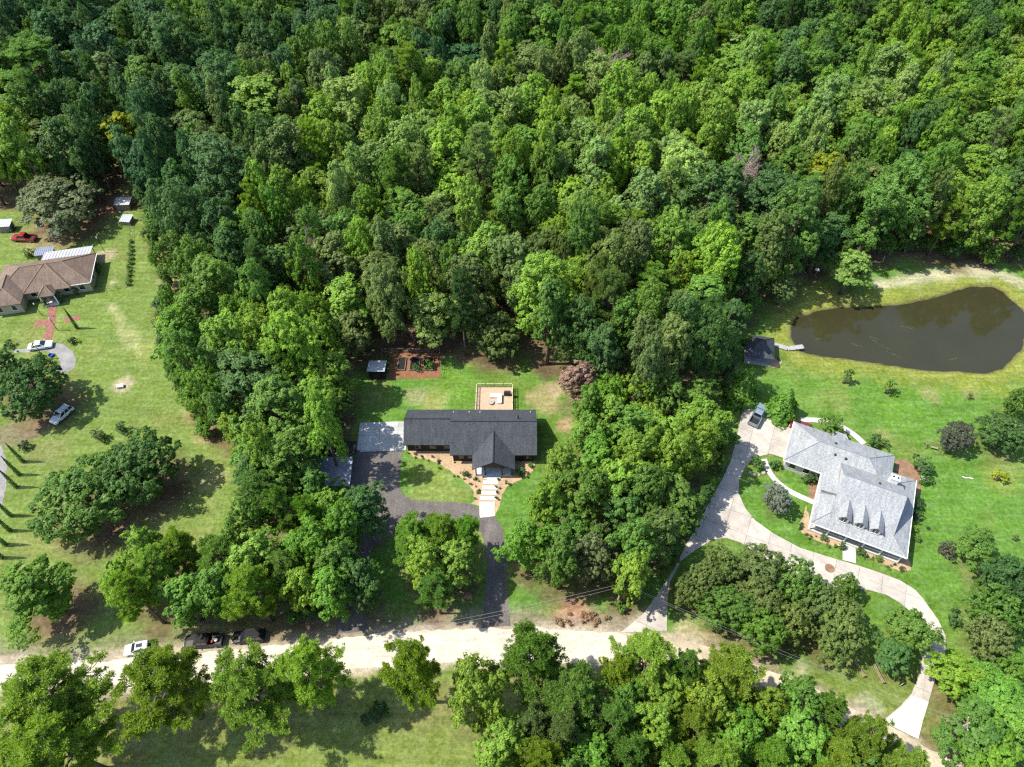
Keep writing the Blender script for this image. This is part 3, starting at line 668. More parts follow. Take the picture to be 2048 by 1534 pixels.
for b in [(245, 770, 26, (.30, .25, .17), .8), (400, 815, 34, (.25, .22, .09), .7), (410, 870, 30, (.26, .23, .1), .6), (345, 560, 30, (.2, .2, .08), .6), (425, 960, 40, (.21, .2, .08), .6), (300, 700, 46, (.16, .18, .05), .6),
          (225, 620, 10, (.24, .24, .1), .5), (100, 900, 50, (.13, .12, .05), .5), (20, 870, 40, (.14, .115, .07), .8), (70, 860, 26, (.17, .13, .08), .7), (100, 480, 50, (.22, .2, .09), .7), (215, 410, 44, (.2, .12, .06), .9), (195, 398, 12, (.34, .16, .05), .9),
          (210, 510, 24, (.27, .23, .14), .8), (225, 565, 9, (.28, .24, .17), .8),
          (870, 800, 34, (.22, .21, .08), .75), (900, 770, 60, (.1, .17, .025), .5), (830, 790, 26, (.24, .2, .12), .5), (1090, 800, 40, (.25, .2, .1), .7), (1130, 850, 22, (.25, .17, .1), .8), (1115, 780, 22, (.28, .2, .13), .7), (870, 980, 60, (.16, .19, .05), .7), (860, 940, 50, (.12, .17, .03), .5),
          (1290, 1268, 46, (.36, .31, .24), .85), (1160, 1242, 52, (.33, .18, .12), .85), (1240, 1225, 22, (.14, .16, .04), .5),
          (1380, 1270, 44, (.3, .25, .15), .7), (1500, 1320, 60, (.22, .17, .12), .7), (1420, 1290, 30, (.36, .3, .2), .7),
          (1760, 565, 20, (.4, .36, .28), 0.35), (1880, 550, 30, (.4, .36, .27), 0.30), (1960, 543, 28, (.46, .43, .36), 0.40), (1820, 560, 30, (.38, .34, .24), 0.25), (2020, 555, 24, (.36, .33, .24), 0.25),
          (1640, 590, 40, (.2, .2, .045), .5), (1860, 790, 26, (.17, .15, .07), .5), (1940, 785, 20, (.19, .16, .07), .5), (1770, 870, 24, (.17, .15, .06), .5), (1960, 1140, 44, (.15, .17, .05), .5), (1800, 820, 60, (.085, .17, .02), .4),
          (2000, 960, 40, (.16, .19, .045), .5), (1900, 1450, 20, (.3, .24, .14), .6), (1910, 1490, 30, (.29, .27, .2), .8), (1940, 1530, 30, (.29, .27, .2), .8), (1600, 1340, 20, (.3, .28, .18), .6), (1740, 1415, 30, (.26, .27, .17), .6),
          (1140, 575, 40, (.29, .15, .06), 1), (1000, 590, 60, (.26, .14, .065), .9), (940, 620, 40, (.24, .13, .06), .9), (1070, 670, 30, (.29, .2, .09), .8), (885, 505, 30, (.16, .09, .06), .9), (820, 670, 70, (.11, .07, .05), .95), (900, 680, 40, (.13, .085, .06), .9)]:
    blob(*b)
for ln, w_, col, k in [(GP([(222, 610), (240, 640), (255, 690), (278, 700)]), 1.0, (.26, .26, .12), .55), (GP([(262, 655), (272, 680), (280, 710)]), .8, (.26, .26, .12), .5),
                       (GP([(1760, 572), (1800, 563), (1880, 548), (1950, 540), (2000, 548), (2048, 570)]), 1.7, (.32, .29, .19), .7)]:
    C = mixc(C, col, (1 - sst(w_ * .4, w_ * 1.2, pdist(ln, GX, GY) + (N2 - .5) * 1.6)) * k)
droad = pdist(ROADC, GX, GY); dlane = pdist(LANEC, GX, GY)
sh = np.minimum(droad - 1.2, dlane)
C = mixc(C, (.22, .18, .12), (1 - sst(1.6, 3.4, sh + (N1 - .5) * 3 + (N2 - .5) * 2)) * .75)
upper = (GY > np.interp(GX, [p[0] for p in ROADC], [p[1] for p in ROADC])) & (GX < 18)
C = mixc(C, (.17, .14, .105), np.where(upper, 1 - sst(4.0, 7.2, droad + (N1 - .5) * 5), 0) * (.35 + .5 * sst(-48, -30, GX)))
C = mixc(C, (.34, .29, .22), (1 - sst(1.2, 2.6, sh + (N2 - .5) * 2.2)) * .75)
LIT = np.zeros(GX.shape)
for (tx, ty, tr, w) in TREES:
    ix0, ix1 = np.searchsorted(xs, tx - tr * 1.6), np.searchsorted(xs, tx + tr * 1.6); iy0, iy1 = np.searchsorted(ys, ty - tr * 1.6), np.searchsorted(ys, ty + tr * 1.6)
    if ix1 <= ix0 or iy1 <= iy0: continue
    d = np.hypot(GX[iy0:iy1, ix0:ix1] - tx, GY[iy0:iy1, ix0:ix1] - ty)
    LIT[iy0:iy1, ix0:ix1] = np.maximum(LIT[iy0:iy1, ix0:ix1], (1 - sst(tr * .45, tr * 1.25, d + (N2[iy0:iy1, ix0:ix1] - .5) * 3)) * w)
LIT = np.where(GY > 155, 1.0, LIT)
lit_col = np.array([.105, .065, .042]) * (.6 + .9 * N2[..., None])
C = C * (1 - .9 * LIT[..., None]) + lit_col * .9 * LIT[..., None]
C *= (.86 + .28 * N2)[..., None]
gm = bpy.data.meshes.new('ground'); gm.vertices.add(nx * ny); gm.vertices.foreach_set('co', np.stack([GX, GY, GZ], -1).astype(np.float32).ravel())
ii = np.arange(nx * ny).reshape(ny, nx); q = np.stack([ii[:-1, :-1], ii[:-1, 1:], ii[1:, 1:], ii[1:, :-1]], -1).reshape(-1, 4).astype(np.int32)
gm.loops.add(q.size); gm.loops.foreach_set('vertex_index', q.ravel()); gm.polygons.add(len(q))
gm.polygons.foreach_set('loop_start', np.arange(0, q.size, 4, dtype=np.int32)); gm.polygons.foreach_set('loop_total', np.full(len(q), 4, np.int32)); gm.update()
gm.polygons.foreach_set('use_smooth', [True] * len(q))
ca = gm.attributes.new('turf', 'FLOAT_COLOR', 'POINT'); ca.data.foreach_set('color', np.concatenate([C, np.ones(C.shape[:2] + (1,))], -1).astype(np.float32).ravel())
m, nt, out = new_mat('turf'); Nn = nt.nodes.new; L = nt.links.new
at = Nn('ShaderNodeAttribute'); at.attribute_name = 'turf'; tc = Nn('ShaderNodeTexCoord')
def noise(sc, det=4, ro=.6):
    n = Nn('ShaderNodeTexNoise'); n.inputs['Scale'].default_value = sc; n.inputs['Detail'].default_value = det; n.inputs['Roughness'].default_value = ro; L(tc.outputs['Object'], n.inputs['Vector']); return n.outputs[0]
def mrange(s, a, b, c, d):
    n = Nn('ShaderNodeMapRange'); n.inputs[1].default_value = a; n.inputs[2].default_value = b; n.inputs[3].default_value = c; n.inputs[4].default_value = d; L(s, n.inputs[0]); return n.outputs[0]
hs = Nn('ShaderNodeHueSaturation'); L(at.outputs['Color'], hs.inputs['Color'])
f1 = noise(.42, 7, .72); f2 = noise(1.5, 5, .85); f3 = noise(7, 4, .8)
mp = Nn('ShaderNodeMapping'); mp.inputs['Rotation'].default_value = (0, 0, rad(28)); mp.inputs['Scale'].default_value = (.09, .85, 1); L(tc.outputs['Object'], mp.inputs[0])
f4n = Nn('ShaderNodeTexNoise'); f4n.inputs['Scale'].default_value = 1.0; f4n.inputs['Detail'].default_value = 4; f4n.inputs['Roughness'].default_value = .7; L(mp.outputs[0], f4n.inputs[0]); f4 = f4n.outputs[0]
mu = Nn('ShaderNodeMath'); mu.operation = 'MULTIPLY'; L(mrange(f1, .34, .66, .84, 1.16), mu.inputs[0]); L(mrange(f2, .38, .62, .68, 1.32), mu.inputs[1])
mu2 = Nn('ShaderNodeMath'); mu2.operation = 'MULTIPLY'; L(mu.outputs[0], mu2.inputs[0]); L(mrange(f4, .36, .64, .84, 1.16), mu2.inputs[1]); L(mu2.outputs[0], hs.inputs['Value']); L(mrange(f2, .3, .7, .515, .485), hs.inputs['Hue']); L(mrange(f1, .3, .7, 1.1, .88), hs.inputs['Saturation'])
b = Nn('ShaderNodeBsdfPrincipled'); b.inputs['Roughness'].default_value = .95; b.inputs['Specular IOR Level'].default_value = .1
bp = Nn('ShaderNodeBump'); bp.inputs['Strength'].default_value = .55; bp.inputs['Distance'].default_value = .12; L(f3, bp.inputs['Height']); L(bp.outputs[0], b.inputs['Normal'])
L(hs.outputs[0], b.inputs['Base Color']); L(b.outputs[0], out.inputs[0]); gm.materials.append(m)
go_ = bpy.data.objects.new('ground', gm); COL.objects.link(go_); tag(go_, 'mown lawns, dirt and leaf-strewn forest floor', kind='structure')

# ------------------------------------------------------------------ pond water
def watermat():
    m, nt, out = new_mat('pond_water'); N = nt.nodes.new; L = nt.links.new
    tc = N('ShaderNodeTexCoord'); n1 = N('ShaderNodeTexNoise'); n1.inputs['Scale'].default_value = .12; n1.inputs['Detail'].default_value = 4
    n2 = N('ShaderNodeTexNoise'); n2.inputs['Scale'].default_value = 2.2; n2.inputs['Detail'].default_value = 3
    L(tc.outputs['Object'], n1.inputs[0]); L(tc.outputs['Object'], n2.inputs[0])
    r = N('ShaderNodeValToRGB'); r.color_ramp.elements[0].color = (.022, .021, .009, 1); r.color_ramp.elements[1].color = (.032, .031, .014, 1); L(n1.outputs[0], r.inputs[0])
    b = N('ShaderNodeBsdfPrincipled'); b.inputs['Roughness'].default_value = .06; b.inputs['IOR'].default_value = 1.33; b.inputs['Specular IOR Level'].default_value = .8
    bp = N('ShaderNodeBump'); bp.inputs['Strength'].default_value = .035; bp.inputs['Distance'].default_value = .05; L(n2.outputs[0], bp.inputs['Height']); L(bp.outputs[0], b.inputs['Normal'])
    L(r.outputs[0], b.inputs['Base Color']); L(b.outputs[0], out.inputs[0]); return m
pc = np.array(POND); cen = pc.mean(0); big = [tuple(cen + (p - cen) * (1 + 3.0 / np.linalg.norm(p - cen))) for p in pc]
tag(MB().add([(x, y, -.42) for x, y in big], [tuple(range(len(big)))]).build('pond_water', watermat()), 'dark brown-green pond water', kind='structure')
for (px, py, ang, ln) in [(1815, 655, -.2, 2.6), (1762, 690, -.75, 3.6), (1785, 708, -.7, 2.4), (1712, 690, -.5, 2.0), (1636, 678, .2, .9), (1748, 676, -.6, 1.4), (1905, 718, .2, 1.6)]:
    WEED = globals().setdefault('WEED', []); x, y = G(px, py, -.4); mb = MB()
    for k in range(9):
        t = (k / 8 - .5) * ln; mb.box(x + t * math.cos(ang) + random.uniform(-.15, .15), y + t * math.sin(ang) + random.uniform(-.15, .15), -.41, random.uniform(.15, .4), random.uniform(.05, .14), .02, ang + random.uniform(-.5, .5))
    WEED.append(tag(mb.build('pond_weed', M['moss']), 'thin raft of pale pond weed floating on the dark pond', 'pond weed', 'pond weed rafts'))

for k, o in enumerate(sorted(WEED, key=lambda o: o.data.vertices[0].co.x)): o['label'] = ORD[k] + ' thin raft of pale pond weed on the dark pond'

# ------------------------------------------------------------------ roads and paved surfaces
def strip(name, line, widths, z, mat, label, jag=.25, seed=3):
    pts = []
    for i, ((x0, y0), (x1, y1)) in enumerate(zip(line[:-1], line[1:])):
        n = max(2, int(math.hypot(x1 - x0, y1 - y0) / .9))
        for k in range(n):
            t = k / n; pts.append((x0 + (x1 - x0) * t, y0 + (y1 - y0) * t, widths[i] + (widths[i + 1] - widths[i]) * t))
    pts.append((*line[-1], widths[-1]))
    for _ in range(8):
        pts = [pts[0]] + [tuple((pts[i - 1][k] + 2 * pts[i][k] + pts[i + 1][k]) / 4 for k in range(3)) for i in range(1, len(pts) - 1)] + [pts[-1]]
    L_, R_ = [], []; rn = random.Random(seed); a = b = 0
    for i, (x, y, w) in enumerate(pts):
        q = pts[min(i + 1, len(pts) - 1)]; r = pts[max(i - 1, 0)]; d = Vector((q[0] - r[0], q[1] - r[1])).normalized(); n = Vector((-d.y, d.x))
        a = a * .6 + rn.uniform(-jag, jag); b = b * .6 + rn.uniform(-jag, jag)
        L_.append((x + n.x * (w / 2 + a), y + n.y * (w / 2 + a), z)); R_.append((x - n.x * (w / 2 + b), y - n.y * (w / 2 + b), z))
    n = len(L_); o = MB().add(L_ + R_, [(i, n + i, n + i + 1, i + 1) for i in range(n - 1)]).build(name, mat)
    return tag(o, label, kind='structure')
strip('lane', LANEC, [4.6, 4.2, 3.6, 3.4, 3.4, 3.6, 4, 4, 4], .008, M['lane'], 'sandy lane winding under the pines')
strip('road', ROADC, [2.4, 2.6, 3.4, 3.9, 4.2, 4.6, 5.0, 5.1, 5.0, 4.5, 3.2, 1.0], .014, M['road'], 'white crushed limestone road')
def ragged(poly, step=.55, amp=.13):
    o_ = []
    for (x0, y0), (x1, y1) in zip(poly, poly[1:] + poly[:1]):
        l = math.hypot(x1 - x0, y1 - y0); n = max(1, int(l / step))
        for k in range(n):
            t = k / n; w = random.uniform(-amp, amp) if k else 0; o_.append((x0 + (x1 - x0) * t - (y1 - y0) / l * w, y0 + (y1 - y0) * t + (x1 - x0) / l * w))
    return o_
def sheet(name, pix, z, mat, label, world_pts=None):
    poly = world_pts or ragged(GP(pix)); return tag(MB().prism(poly, z - .03, z).build(name, mat), label, kind='structure')
sheet('asphalt_drive', [(713, 905), (806, 900), (801, 935), (799, 968), (806, 990), (824, 1000), (870, 1003), (930, 1006), (962, 1015), (988, 1032), (1005, 1058), (1012, 1090), (1012, 1140), (1015, 1180), (1020, 1252), (962, 1256), (968, 1200), (974, 1140), (972, 1100), (965, 1075), (953, 1050), (935, 1036), (880, 1037), (835, 1042), (790, 1060), (750, 1090), (728, 1130), (722, 1180), (735, 1262), (672, 1268), (672, 1200), (672, 1140), (680, 1080), (692, 1020), (697, 960)], .02, M['millings'], 'grey asphalt millings drive')
def panels(name, pix, z, sp, ang, mat, joint, label, off=(0, 0), th=.1):
    """a concrete surface poured in panels: joint bed + one piece per panel"""
    poly = GP(pix); base = sheet(name, None, z - .06, joint, label, poly)
    bm = bmesh.new(); f = bm.faces.new([bm.verts.new((x, y, 0)) for x, y in poly]); bm.normal_update()
    u = Vector((math.cos(ang), math.sin(ang), 0)); v = Vector((-u.y, u.x, 0))
    c = Vector((sum(p[0] for p in poly) / len(poly) + off[0], sum(p[1] for p in poly) / len(poly) + off[1], 0))
    for d in (u, v):
        pr = [Vector((x, y, 0)).dot(d) - c.dot(d) for x, y in poly]; k = math.floor(min(pr) / sp)
        while k * sp < max(pr):
            bmesh.ops.bisect_plane(bm, geom=bm.faces[:] + bm.edges[:] + bm.verts[:], plane_co=c + d * (k * sp), plane_no=d); k += 1
    for f in bm.faces:
        if f.calc_area() < .25: continue
        cc = f.calc_center_median(); pts = []
        vs_ = [w.co.copy() for w in f.verts]
        for w in vs_:
            dd = w - cc; l = max(dd.length, .01); pts.append((w.x - dd.x / l * .028, w.y - dd.y / l * .028))
        MB().prism(pts, z - th, z + random.uniform(-.004, .004)).build('concrete_panel', mat, base)
    bm.free(); return base
panels('parking_pad', [(720, 846), (808, 843), (813, 901), (713, 904.5)], .12, 3.3, 0.03, M['concrete_pad'], M['joint'], 'pale concrete parking pad beside the dark-roofed house', (-.4, .2))
DRV = [(1487, 812), (1478, 850), (1472, 880), (1460, 925), (1442, 962), (1420, 1002), (1400, 1042), (1375, 1084), (1346, 1142), (1312, 1192), (1286, 1228), (1260, 1250), (1240, 1266), (1334, 1262), (1334, 1240), (1335, 1205), (1340, 1165), (1362, 1122), (1395, 1098), (1425, 1080), (1452, 1076), (1482, 1086), (1520, 1112), (1560, 1138), (1600, 1156), (1640, 1171), (1700, 1177),
       (1735, 1180), (1772, 1190), (1800, 1206), (1826, 1228), (1842, 1258), (1846, 1300), (1838, 1350), (1822, 1388), (1800, 1412), (1764, 1443), (1834, 1478), (1843, 1440), (1858, 1400), (1872, 1350), (1890, 1312), (1891, 1272), (1876, 1240), (1846, 1198), (1830, 1180), (1800, 1161), (1752, 1143), (1715, 1131),
       (1680, 1121), (1600, 1096), (1546, 1067), (1510, 1041), (1490, 1016), (1477, 986), (1478, 960), (1490, 935), (1507, 916), (1540, 908), (1572, 918), (1600, 910), (1604, 850), (1580, 842), (1563, 843), (1548, 838), (1540, 820), (1520, 810)]
panels('driveway', DRV, .10, 3.6, rad(-24), M['concrete'], M['joint'], 'concrete driveway looping before the grey-roofed house')
panels('driveway_apron', [(1766, 1444), (1800, 1415), (1826, 1392), (1857, 1404), (1846, 1440), (1836, 1479)], .125, 6, rad(-35), M['concrete_light'], M['joint'], 'newer white concrete apron where the driveway meets the lane')
def path_px(name, line, w, z, mat, label):
    return strip(name, GP(line), [w] * len(line), z, mat, label, .03)
path_px('path', [(1698, 1124), (1699, 1108), (1697, 1090)], 2.1, .135, M['concrete_light'], 'short concrete walk from driveway to the front porch')
path_px('path', [(1528, 918), (1532, 938), (1545, 960), (1572, 982), (1600, 994), (1630, 1006)], 1.0, .06, M['concrete_light'], 'narrow curved concrete path across the small front lawn')
path_px('path', [(1580, 842), (1608, 838), (1640, 840), (1672, 846), (1700, 862), (1718, 876), (1728, 888)], 1.1, .06, M['concrete_light'], 'narrow curved concrete path behind the grey-roofed house')
sheet('garden_bed', [(815, 901), (826, 914), (862, 921), (895, 938), (925, 958), (946, 980), (950, 1000), (942, 1008), (965, 1014), (990, 1032), (1000, 1012), (1003, 990), (1016, 972), (1042, 960), (1066, 942), (1070, 925), (1040, 905), (980, 900), (900, 893)], .03, M['mulch_tan'], 'tan mulch bed along the front of the dark-roofed house')
sheet('garden_bed', [(1612, 1010), (1606, 1032), (1597, 1052), (1604, 1066), (1640, 1084), (1684, 1098), (1692, 1086), (1640, 1060), (1620, 1045)], .03, M['mulch_tan'], 'tan mulch bed at the left of the front porch')
sheet('garden_bed', [(1712, 1100), (1750, 1122), (1800, 1143), (1822, 1140), (1818, 1110), (1760, 1096), (1715, 1088)], .03, M['mulch_tan'], 'tan mulch bed at the right of the front porch')
sheet('garden_bed', [(1563, 922), (1568, 936), (1600, 946), (1618, 968), (1616, 1000), (1640, 1005), (1650, 940), (1600, 925)], .03, M['mulch_orange'], 'orange mulch bed beside the garage wing')
sheet('garden_bed', [(1790, 918), (1812, 918), (1830, 935), (1846, 958), (1840, 985), (1828, 992), (1815, 970), (1790, 940)], .03, M['mulch_orange'], 'orange mulch bed at the right of the grey-roofed house')
sheet('garden_plot', [(782, 706), (879, 706), (881, 756), (776, 758)], .035, M['mulch_red'], 'red mulch floor of the fenced garden')
sheet('gravel_circle', [(72, 697), (100, 684), (126, 688), (145, 702), (152, 720), (147, 738), (128, 748), (110, 742), (122, 725), (112, 708), (90, 702), (30, 706), (22, 698)], .02, M['gravel'], 'grey gravel turning circle in the left yard')
sheet('gravel_lane', [(-60, 880), (0, 885), (14, 925), (12, 975), (4, 1015), (-60, 1030)], .02, M['gravel'], 'grey gravel lane at the left edge')
sheet('sand_pad', [(1516, 716), (1556, 717), (1564, 722), (1558, 734), (1545, 735), (1525, 727)], .03, M['mulch_tan'], 'small sandy pad beside the lakeside hut')
bw = sheet('brick_walk', [(96, 604), (114, 602), (112, 630), (108, 655), (103, 680), (86, 682), (92, 655), (97, 630)], .03, M['paver_red'], 'red brick front walk of the brown-roofed house')
sheet('brick_pad', [(70, 643), (95, 638), (93, 650), (71, 655)], .026, M['paver_red'], 'small red brick pad left of the brick walk')
sheet('brick_pad', [(128, 636), (160, 631), (159, 640), (127, 645)], .026, M['paver_red'], 'small red brick pad right of the brick walk')
for k, py in enumerate((955, 965, 975.5, 986, 997, 1008)):
    x, y = G(983.5 - k * 1.9, py)
    tag(MB().box(0, 0, .05, 2.7, .82, .1).build('stepping_slab', M['concrete_light']), ['first', 'second', 'third', 'fourth', 'fifth', 'last'][k] + ' pale concrete slab of the front walk, counted from the porch', 'paving slab', 'slabs of the front walk').location = (x, y, .0)
path_px('path', [(974, 1012), (972, 1022), (975, 1034)], 2.6, .05, M['concrete_light'], 'pale concrete end of the front walk at the asphalt drive')

# ------------------------------------------------------------------ house kit
def window(parent, x, y, z, w, h, rz=0.0, mat_f='trim', shutter=False):
    """frame + pane set on a wall facing local -y before rotation rz"""
    c, s = math.cos(rz), math.sin(rz)
    def off(dx, dy): return (x + dx * c - dy * s, y + dx * s + dy * c)
    mb = MB()
    for dx in (-w / 2, w / 2): a = off(dx, -.03); mb.box(a[0], a[1], z, .08, .1, h + .16, rz)
    for dz in (-h / 2 - .04, h / 2 + .04): a = off(0, -.03); mb.box(a[0], a[1], z + dz, w - .08, .1, .08, rz)
    f = mb.build('window', M[mat_f], parent); a = off(0, -.012); MB().box(a[0], a[1], z, w - .09, .05, h - .02, rz).build('pane', M['glass'], f)
    if shutter:
        for dx in (-w / 2 - .28, w / 2 + .28): a = off(dx, -.03); MB().box(a[0], a[1], z, .42, .06, h + .1, rz).build('shutter', M['shutter'], f)
    return f
def caps(parent, lines, mat, w=.13):
    for a, b in lines: MB().tube([Vector(a) + Vector((0, 0, .02)), Vector(b) + Vector((0, 0, .02))], w, 6).build('ridge_cap', mat, parent)
def hip(mb, u0, u1, w0, w1, z0, ur0, ur1, zr, th=.16, wr=None):
    wr = (w0 + w1) / 2 if wr is None else wr
    mb.slab([(u0, w0, z0), (u1, w0, z0), (ur1, wr, zr), (ur0, wr, zr)], th); mb.slab([(u1, w1, z0), (u0, w1, z0), (ur0, wr, zr), (ur1, wr, zr)], th)
    mb.slab([(u0, w1, z0), (u0, w0, z0), (ur0, wr, zr)], th); mb.slab([(u1, w0, z0), (u1, w1, z0), (ur1, wr, zr)], th)
    return [((u0, w0, z0), (ur0, wr, zr)), ((u0, w1, z0), (ur0, wr, zr)), ((u1, w0, z0), (ur1, wr, zr)), ((u1, w1, z0), (ur1, wr, zr)), ((ur0, wr, zr), (ur1, wr, zr))]

# dark-roofed ranch house
RH = empty('ranch_house', (-7.5, 71, 0), 0, 'long low house with charcoal shingle roof and projecting front gable', 'house')
rm = MB(); rm.slab([(-3.55, -.2, 2.8), (11.95, -.2, 2.8), (11.95, 4.9, 6.0), (-3.55, 4.9, 6.0)], .18); rm.slab([(11.95, 10, 2.8), (-3.55, 10, 2.8), (-3.55, 4.9, 6.0), (11.95, 4.9, 6.0)], .18)
rf = rm.build('roof', M['shingle_dark'], RH)
caps(rf, [((-3.55, 4.9, 6.0), (11.95, 4.9, 6.0))], M['ridge_dark'], .1)
rw = MB(); rw.slab([(-12, 2, 2.8), (-3.5, 2, 2.8), (-3.5, 6, 5.3), (-12, 6, 5.3)], .18); rw.slab([(-3.5, 10, 2.8), (-12, 10, 2.8), (-12, 6, 5.3), (-3.5, 6, 5.3)], .18)
rw = rw.build('wing_roof', M['shingle_dark'], RH); caps(rw, [((-12, 6, 5.3), (-3.5, 6, 5.3))], M['ridge_dark'], .1)
pr = MB(); cx = 4.25; pr.slab([(cx - 3.77, -3.2, 2.75), (cx, -3.2, 5.1), (cx, 3.5, 5.1), (cx - 3.77, -.22, 2.75)], .16); pr.slab([(cx, -3.2, 5.1), (cx + 3.77, -3.2, 2.75), (cx + 3.77, -.22, 2.75), (cx, 3.5, 5.1)], .16)
pr = pr.build('porch_roof', M['shingle_dark'], RH); caps(pr, [((cx, -3.2, 5.1), (cx, 3.5, 5.1))], M['ridge_dark'], .09)
wl_ = MB(); wl_.prism([(-3.1, .4), (11.4, .4), (11.4, 9.5), (-3.1, 9.5)], 0, 2.95); wl_.add([(11.4, .4, 2.95), (11.4, 9.5, 2.95), (11.4, 4.9, 5.75)], [(0, 1, 2)])
wl_.build('wall', M['brick_dark'], RH)
w2 = MB(); w2.prism([(-11.5, 2.6), (-3.12, 2.6), (-3.12, 9.45), (-11.5, 9.45)], 0, 2.95); w2.add([(-11.5, 2.6, 2.95), (-11.5, 9.45, 2.95), (-11.5, 6.0, 5.1)], [(0, 1, 2)]); w2.build('wing_wall', M['brick_dark'], RH)
for x in (-9.6, -6.9, -4.3): window(RH, x, 2.6, 1.55, 1.0, 1.2, 0, 'shutter')
for x in (-1.6, .0): window(RH, x, .4, 1.5, .9, 1.5, 0, 'wood_dark')
for x in (9.2, 10.5): window(RH, x, .4, 1.5, .9, 1.5, 0, 'wood_dark')
for x in (2.6, 5.9): window(RH, x, .4, 1.5, 1.1, 1.6, 0, 'trim')
MB().box(cx, .36, 1.1, 1.1, .1, 2.2).build('door', M['wood_dark'], RH)
MB().box(cx, -1.35, .16, 6.5, 2.9, .32).build('porch_floor', M['porch_floor'], RH)
for k in range(2): MB().box(cx, -3.0 - .18 - k * .34, .11 - k * .05, 2.4, .34, .2 - .1 * k).build('porch_step', M['porch_floor'], RH)
for x in (cx - 3.1, cx - 1.5, cx + 1.5, cx + 3.1): MB().box(x, -2.7, 1.55, .22, .22, 2.5).build('porch_post', M['wood_dark'], RH)
MB().add([(cx - 3.3, -2.75, 2.75), (cx + 3.3, -2.75, 2.75), (cx, -2.75, 4.8), (cx - 3.3, -2.6, 2.75), (cx + 3.3, -2.6, 2.75), (cx, -2.6, 4.8)], [(0, 1, 2), (5, 4, 3), (0, 3, 4, 1)]).build('gable_board', M['wood_dark'], RH)
MB().tube([(8.6, 6.1, 5.2), (8.6, 6.1, 6.25)], .12, 8).build('flue', M['black_plastic'], RH)
for x in (-3.3, -.4, 1.6, 10.9): MB().tube([(x, 8.7, 3.6), (x, 8.7, 3.85)], .07, 6).build('vent_pipe', M['trim'], RH)
DK = empty('wooden_deck', (-3.4, 85, 0), 0, 'raised tan wooden deck with yellow-brown railing behind the dark-roofed house', 'deck')
mb = MB()
for k in range(50): mb.box(0, -3.9 + k * .145 + .07, .52, 7.0, .135, .06)
tag(mb.build('deck_boards', M['deck'], DK), kind='stuff')
MB().box(0, -.25, .25, 6.8, 7.0, .44).build('deck_skirt', M['old_wood'], DK)
for x, y, sx, sy in ((0, 3.3, 7.1, .12), (-3.5, -.3, .12, 7.0), (3.5, -.3, .12, 7.0)):
    MB().box(x, y, 1.56, sx, sy, .08).build('top_rail', M['rail_wood'], DK); MB().box(x, y, .78, sx, sy * .5 if sy < 1 else sy, .06).build('bottom_rail', M['rail_wood'], DK)
    n = int(max(sx, sy) / .16); b_ = MB()
    for k in range(n):
        t = (k + .5) / n - .5; b_.box(x + (t * sx if sx > 1 else 0), y + (t * sy if sy > 1 else 0), 1.16, .04, .04, .72)
    tag(b_.build('balusters', M['rail_wood'], DK), kind='stuff')
for x in (-3.5, -1.75, 0, 1.75, 3.5): MB().box(x, 3.3, .8, .13, .13, 1.6).build('post', M['rail_wood'], DK)
for x in (-3.5, 3.5):
    for y in (-3.6, -1.3, 1.0): MB().box(x, y, .8, .13, .13, 1.6).build('post', M['rail_wood'], DK)
def on_deck(px, py): x, y = G(px, py, .7); return (x, y, .551)
so = empty('garden_sofa', on_deck(993, 798), 0, 'white L-shaped outdoor sofa on the wooden deck', 'sofa')
MB().box(-.15, .65, .2, 2.2, .75, .4).build('seat', M['cushion'], so); MB().box(.58, -.45, .2, .75, 1.4, .4).build('seat', M['cushion'], so)
MB().box(-.15, 1.0, .42, 2.2, .14, .36).build('backrest', M['white_paint'], so); MB().box(.93, -.1, .42, .14, 2.0, .36).build('backrest', M['white_paint'], so)
fp = empty('fire_pit_table', on_deck(982, 805), 0, 'round grey fire pit table in front of the white sofa', 'table')
MB().lathe(0, 0, [(.5, 0), (.55, .3), (.56, .38)], 18).build('base', M['stone'], fp); MB().lathe(0, 0, [(.3, .38), (.3, .4), (.02, .41)], 16).build('burner', M['galv'], fp)
gr = empty('grill', on_deck(1014.5, 789), 0, 'black covered barbecue grill at the deck corner', 'grill')
MB().box(0, 0, .4, 1.3, .6, .8).build('cabinet', M['black_plastic'], gr); MB().loft([[(x, .34 * math.cos(a), .8 + .38 * max(0, math.sin(a))) for a in [k * math.pi / 6 for k in range(7)]] for x in (-.55, .55)]).build('lid', M['black_plastic'], gr); MB().box(.9, 0, .78, .45, .5, .05).build('side_shelf', M['galv'], gr)

# carport, shed, fenced garden
CPT = empty('carport', (-33.5, 69.3, 0), 0, 'open carport, blue-grey ribbed front roof slope and rear slope with painted-in shade, half under trees', 'carport')
r0 = MB().slab([(-5.4, -4.8, 2.7), (5.6, -4.8, 2.7), (5.6, .5, 3.8), (-5.4, .5, 3.8)], .06).build('front_roof', M['metal_blue'], CPT)
for k in range(25):
    x = -5.3 + k * .45; MB().slab([(x, -4.8, 2.74), (x + .07, -4.8, 2.74), (x + .07, .48, 3.84), (x, .48, 3.84)], .035).build('roof_rib', M['metal_blue'], r0)
MB().slab([(5.6, 4.5, 2.9), (-5.4, 4.5, 2.9), (-5.4, .52, 3.8), (5.6, .52, 3.8)], .06).build('rear_roof', M['shade_roof_black_wall'], CPT)  # same gable roof; tree shade put into the colour of this slope
for x in (-5, 0, 5.2):
    for y in (-4.4, 4.1): MB().box(x, y, 1.33, .14, .14, 2.66).build('post', M['old_wood'], CPT)
MB().box(0, 4.25, 1.2, 10.6, .1, 2.4).build('rear_wall', M['brick_dark'], CPT)
x, y = G(755, 740, 1.4)
SH = empty('garden_shed', (x, y, 0), 0, 'small dark shed with pale blue-white metal roof beside the fenced garden', 'shed')
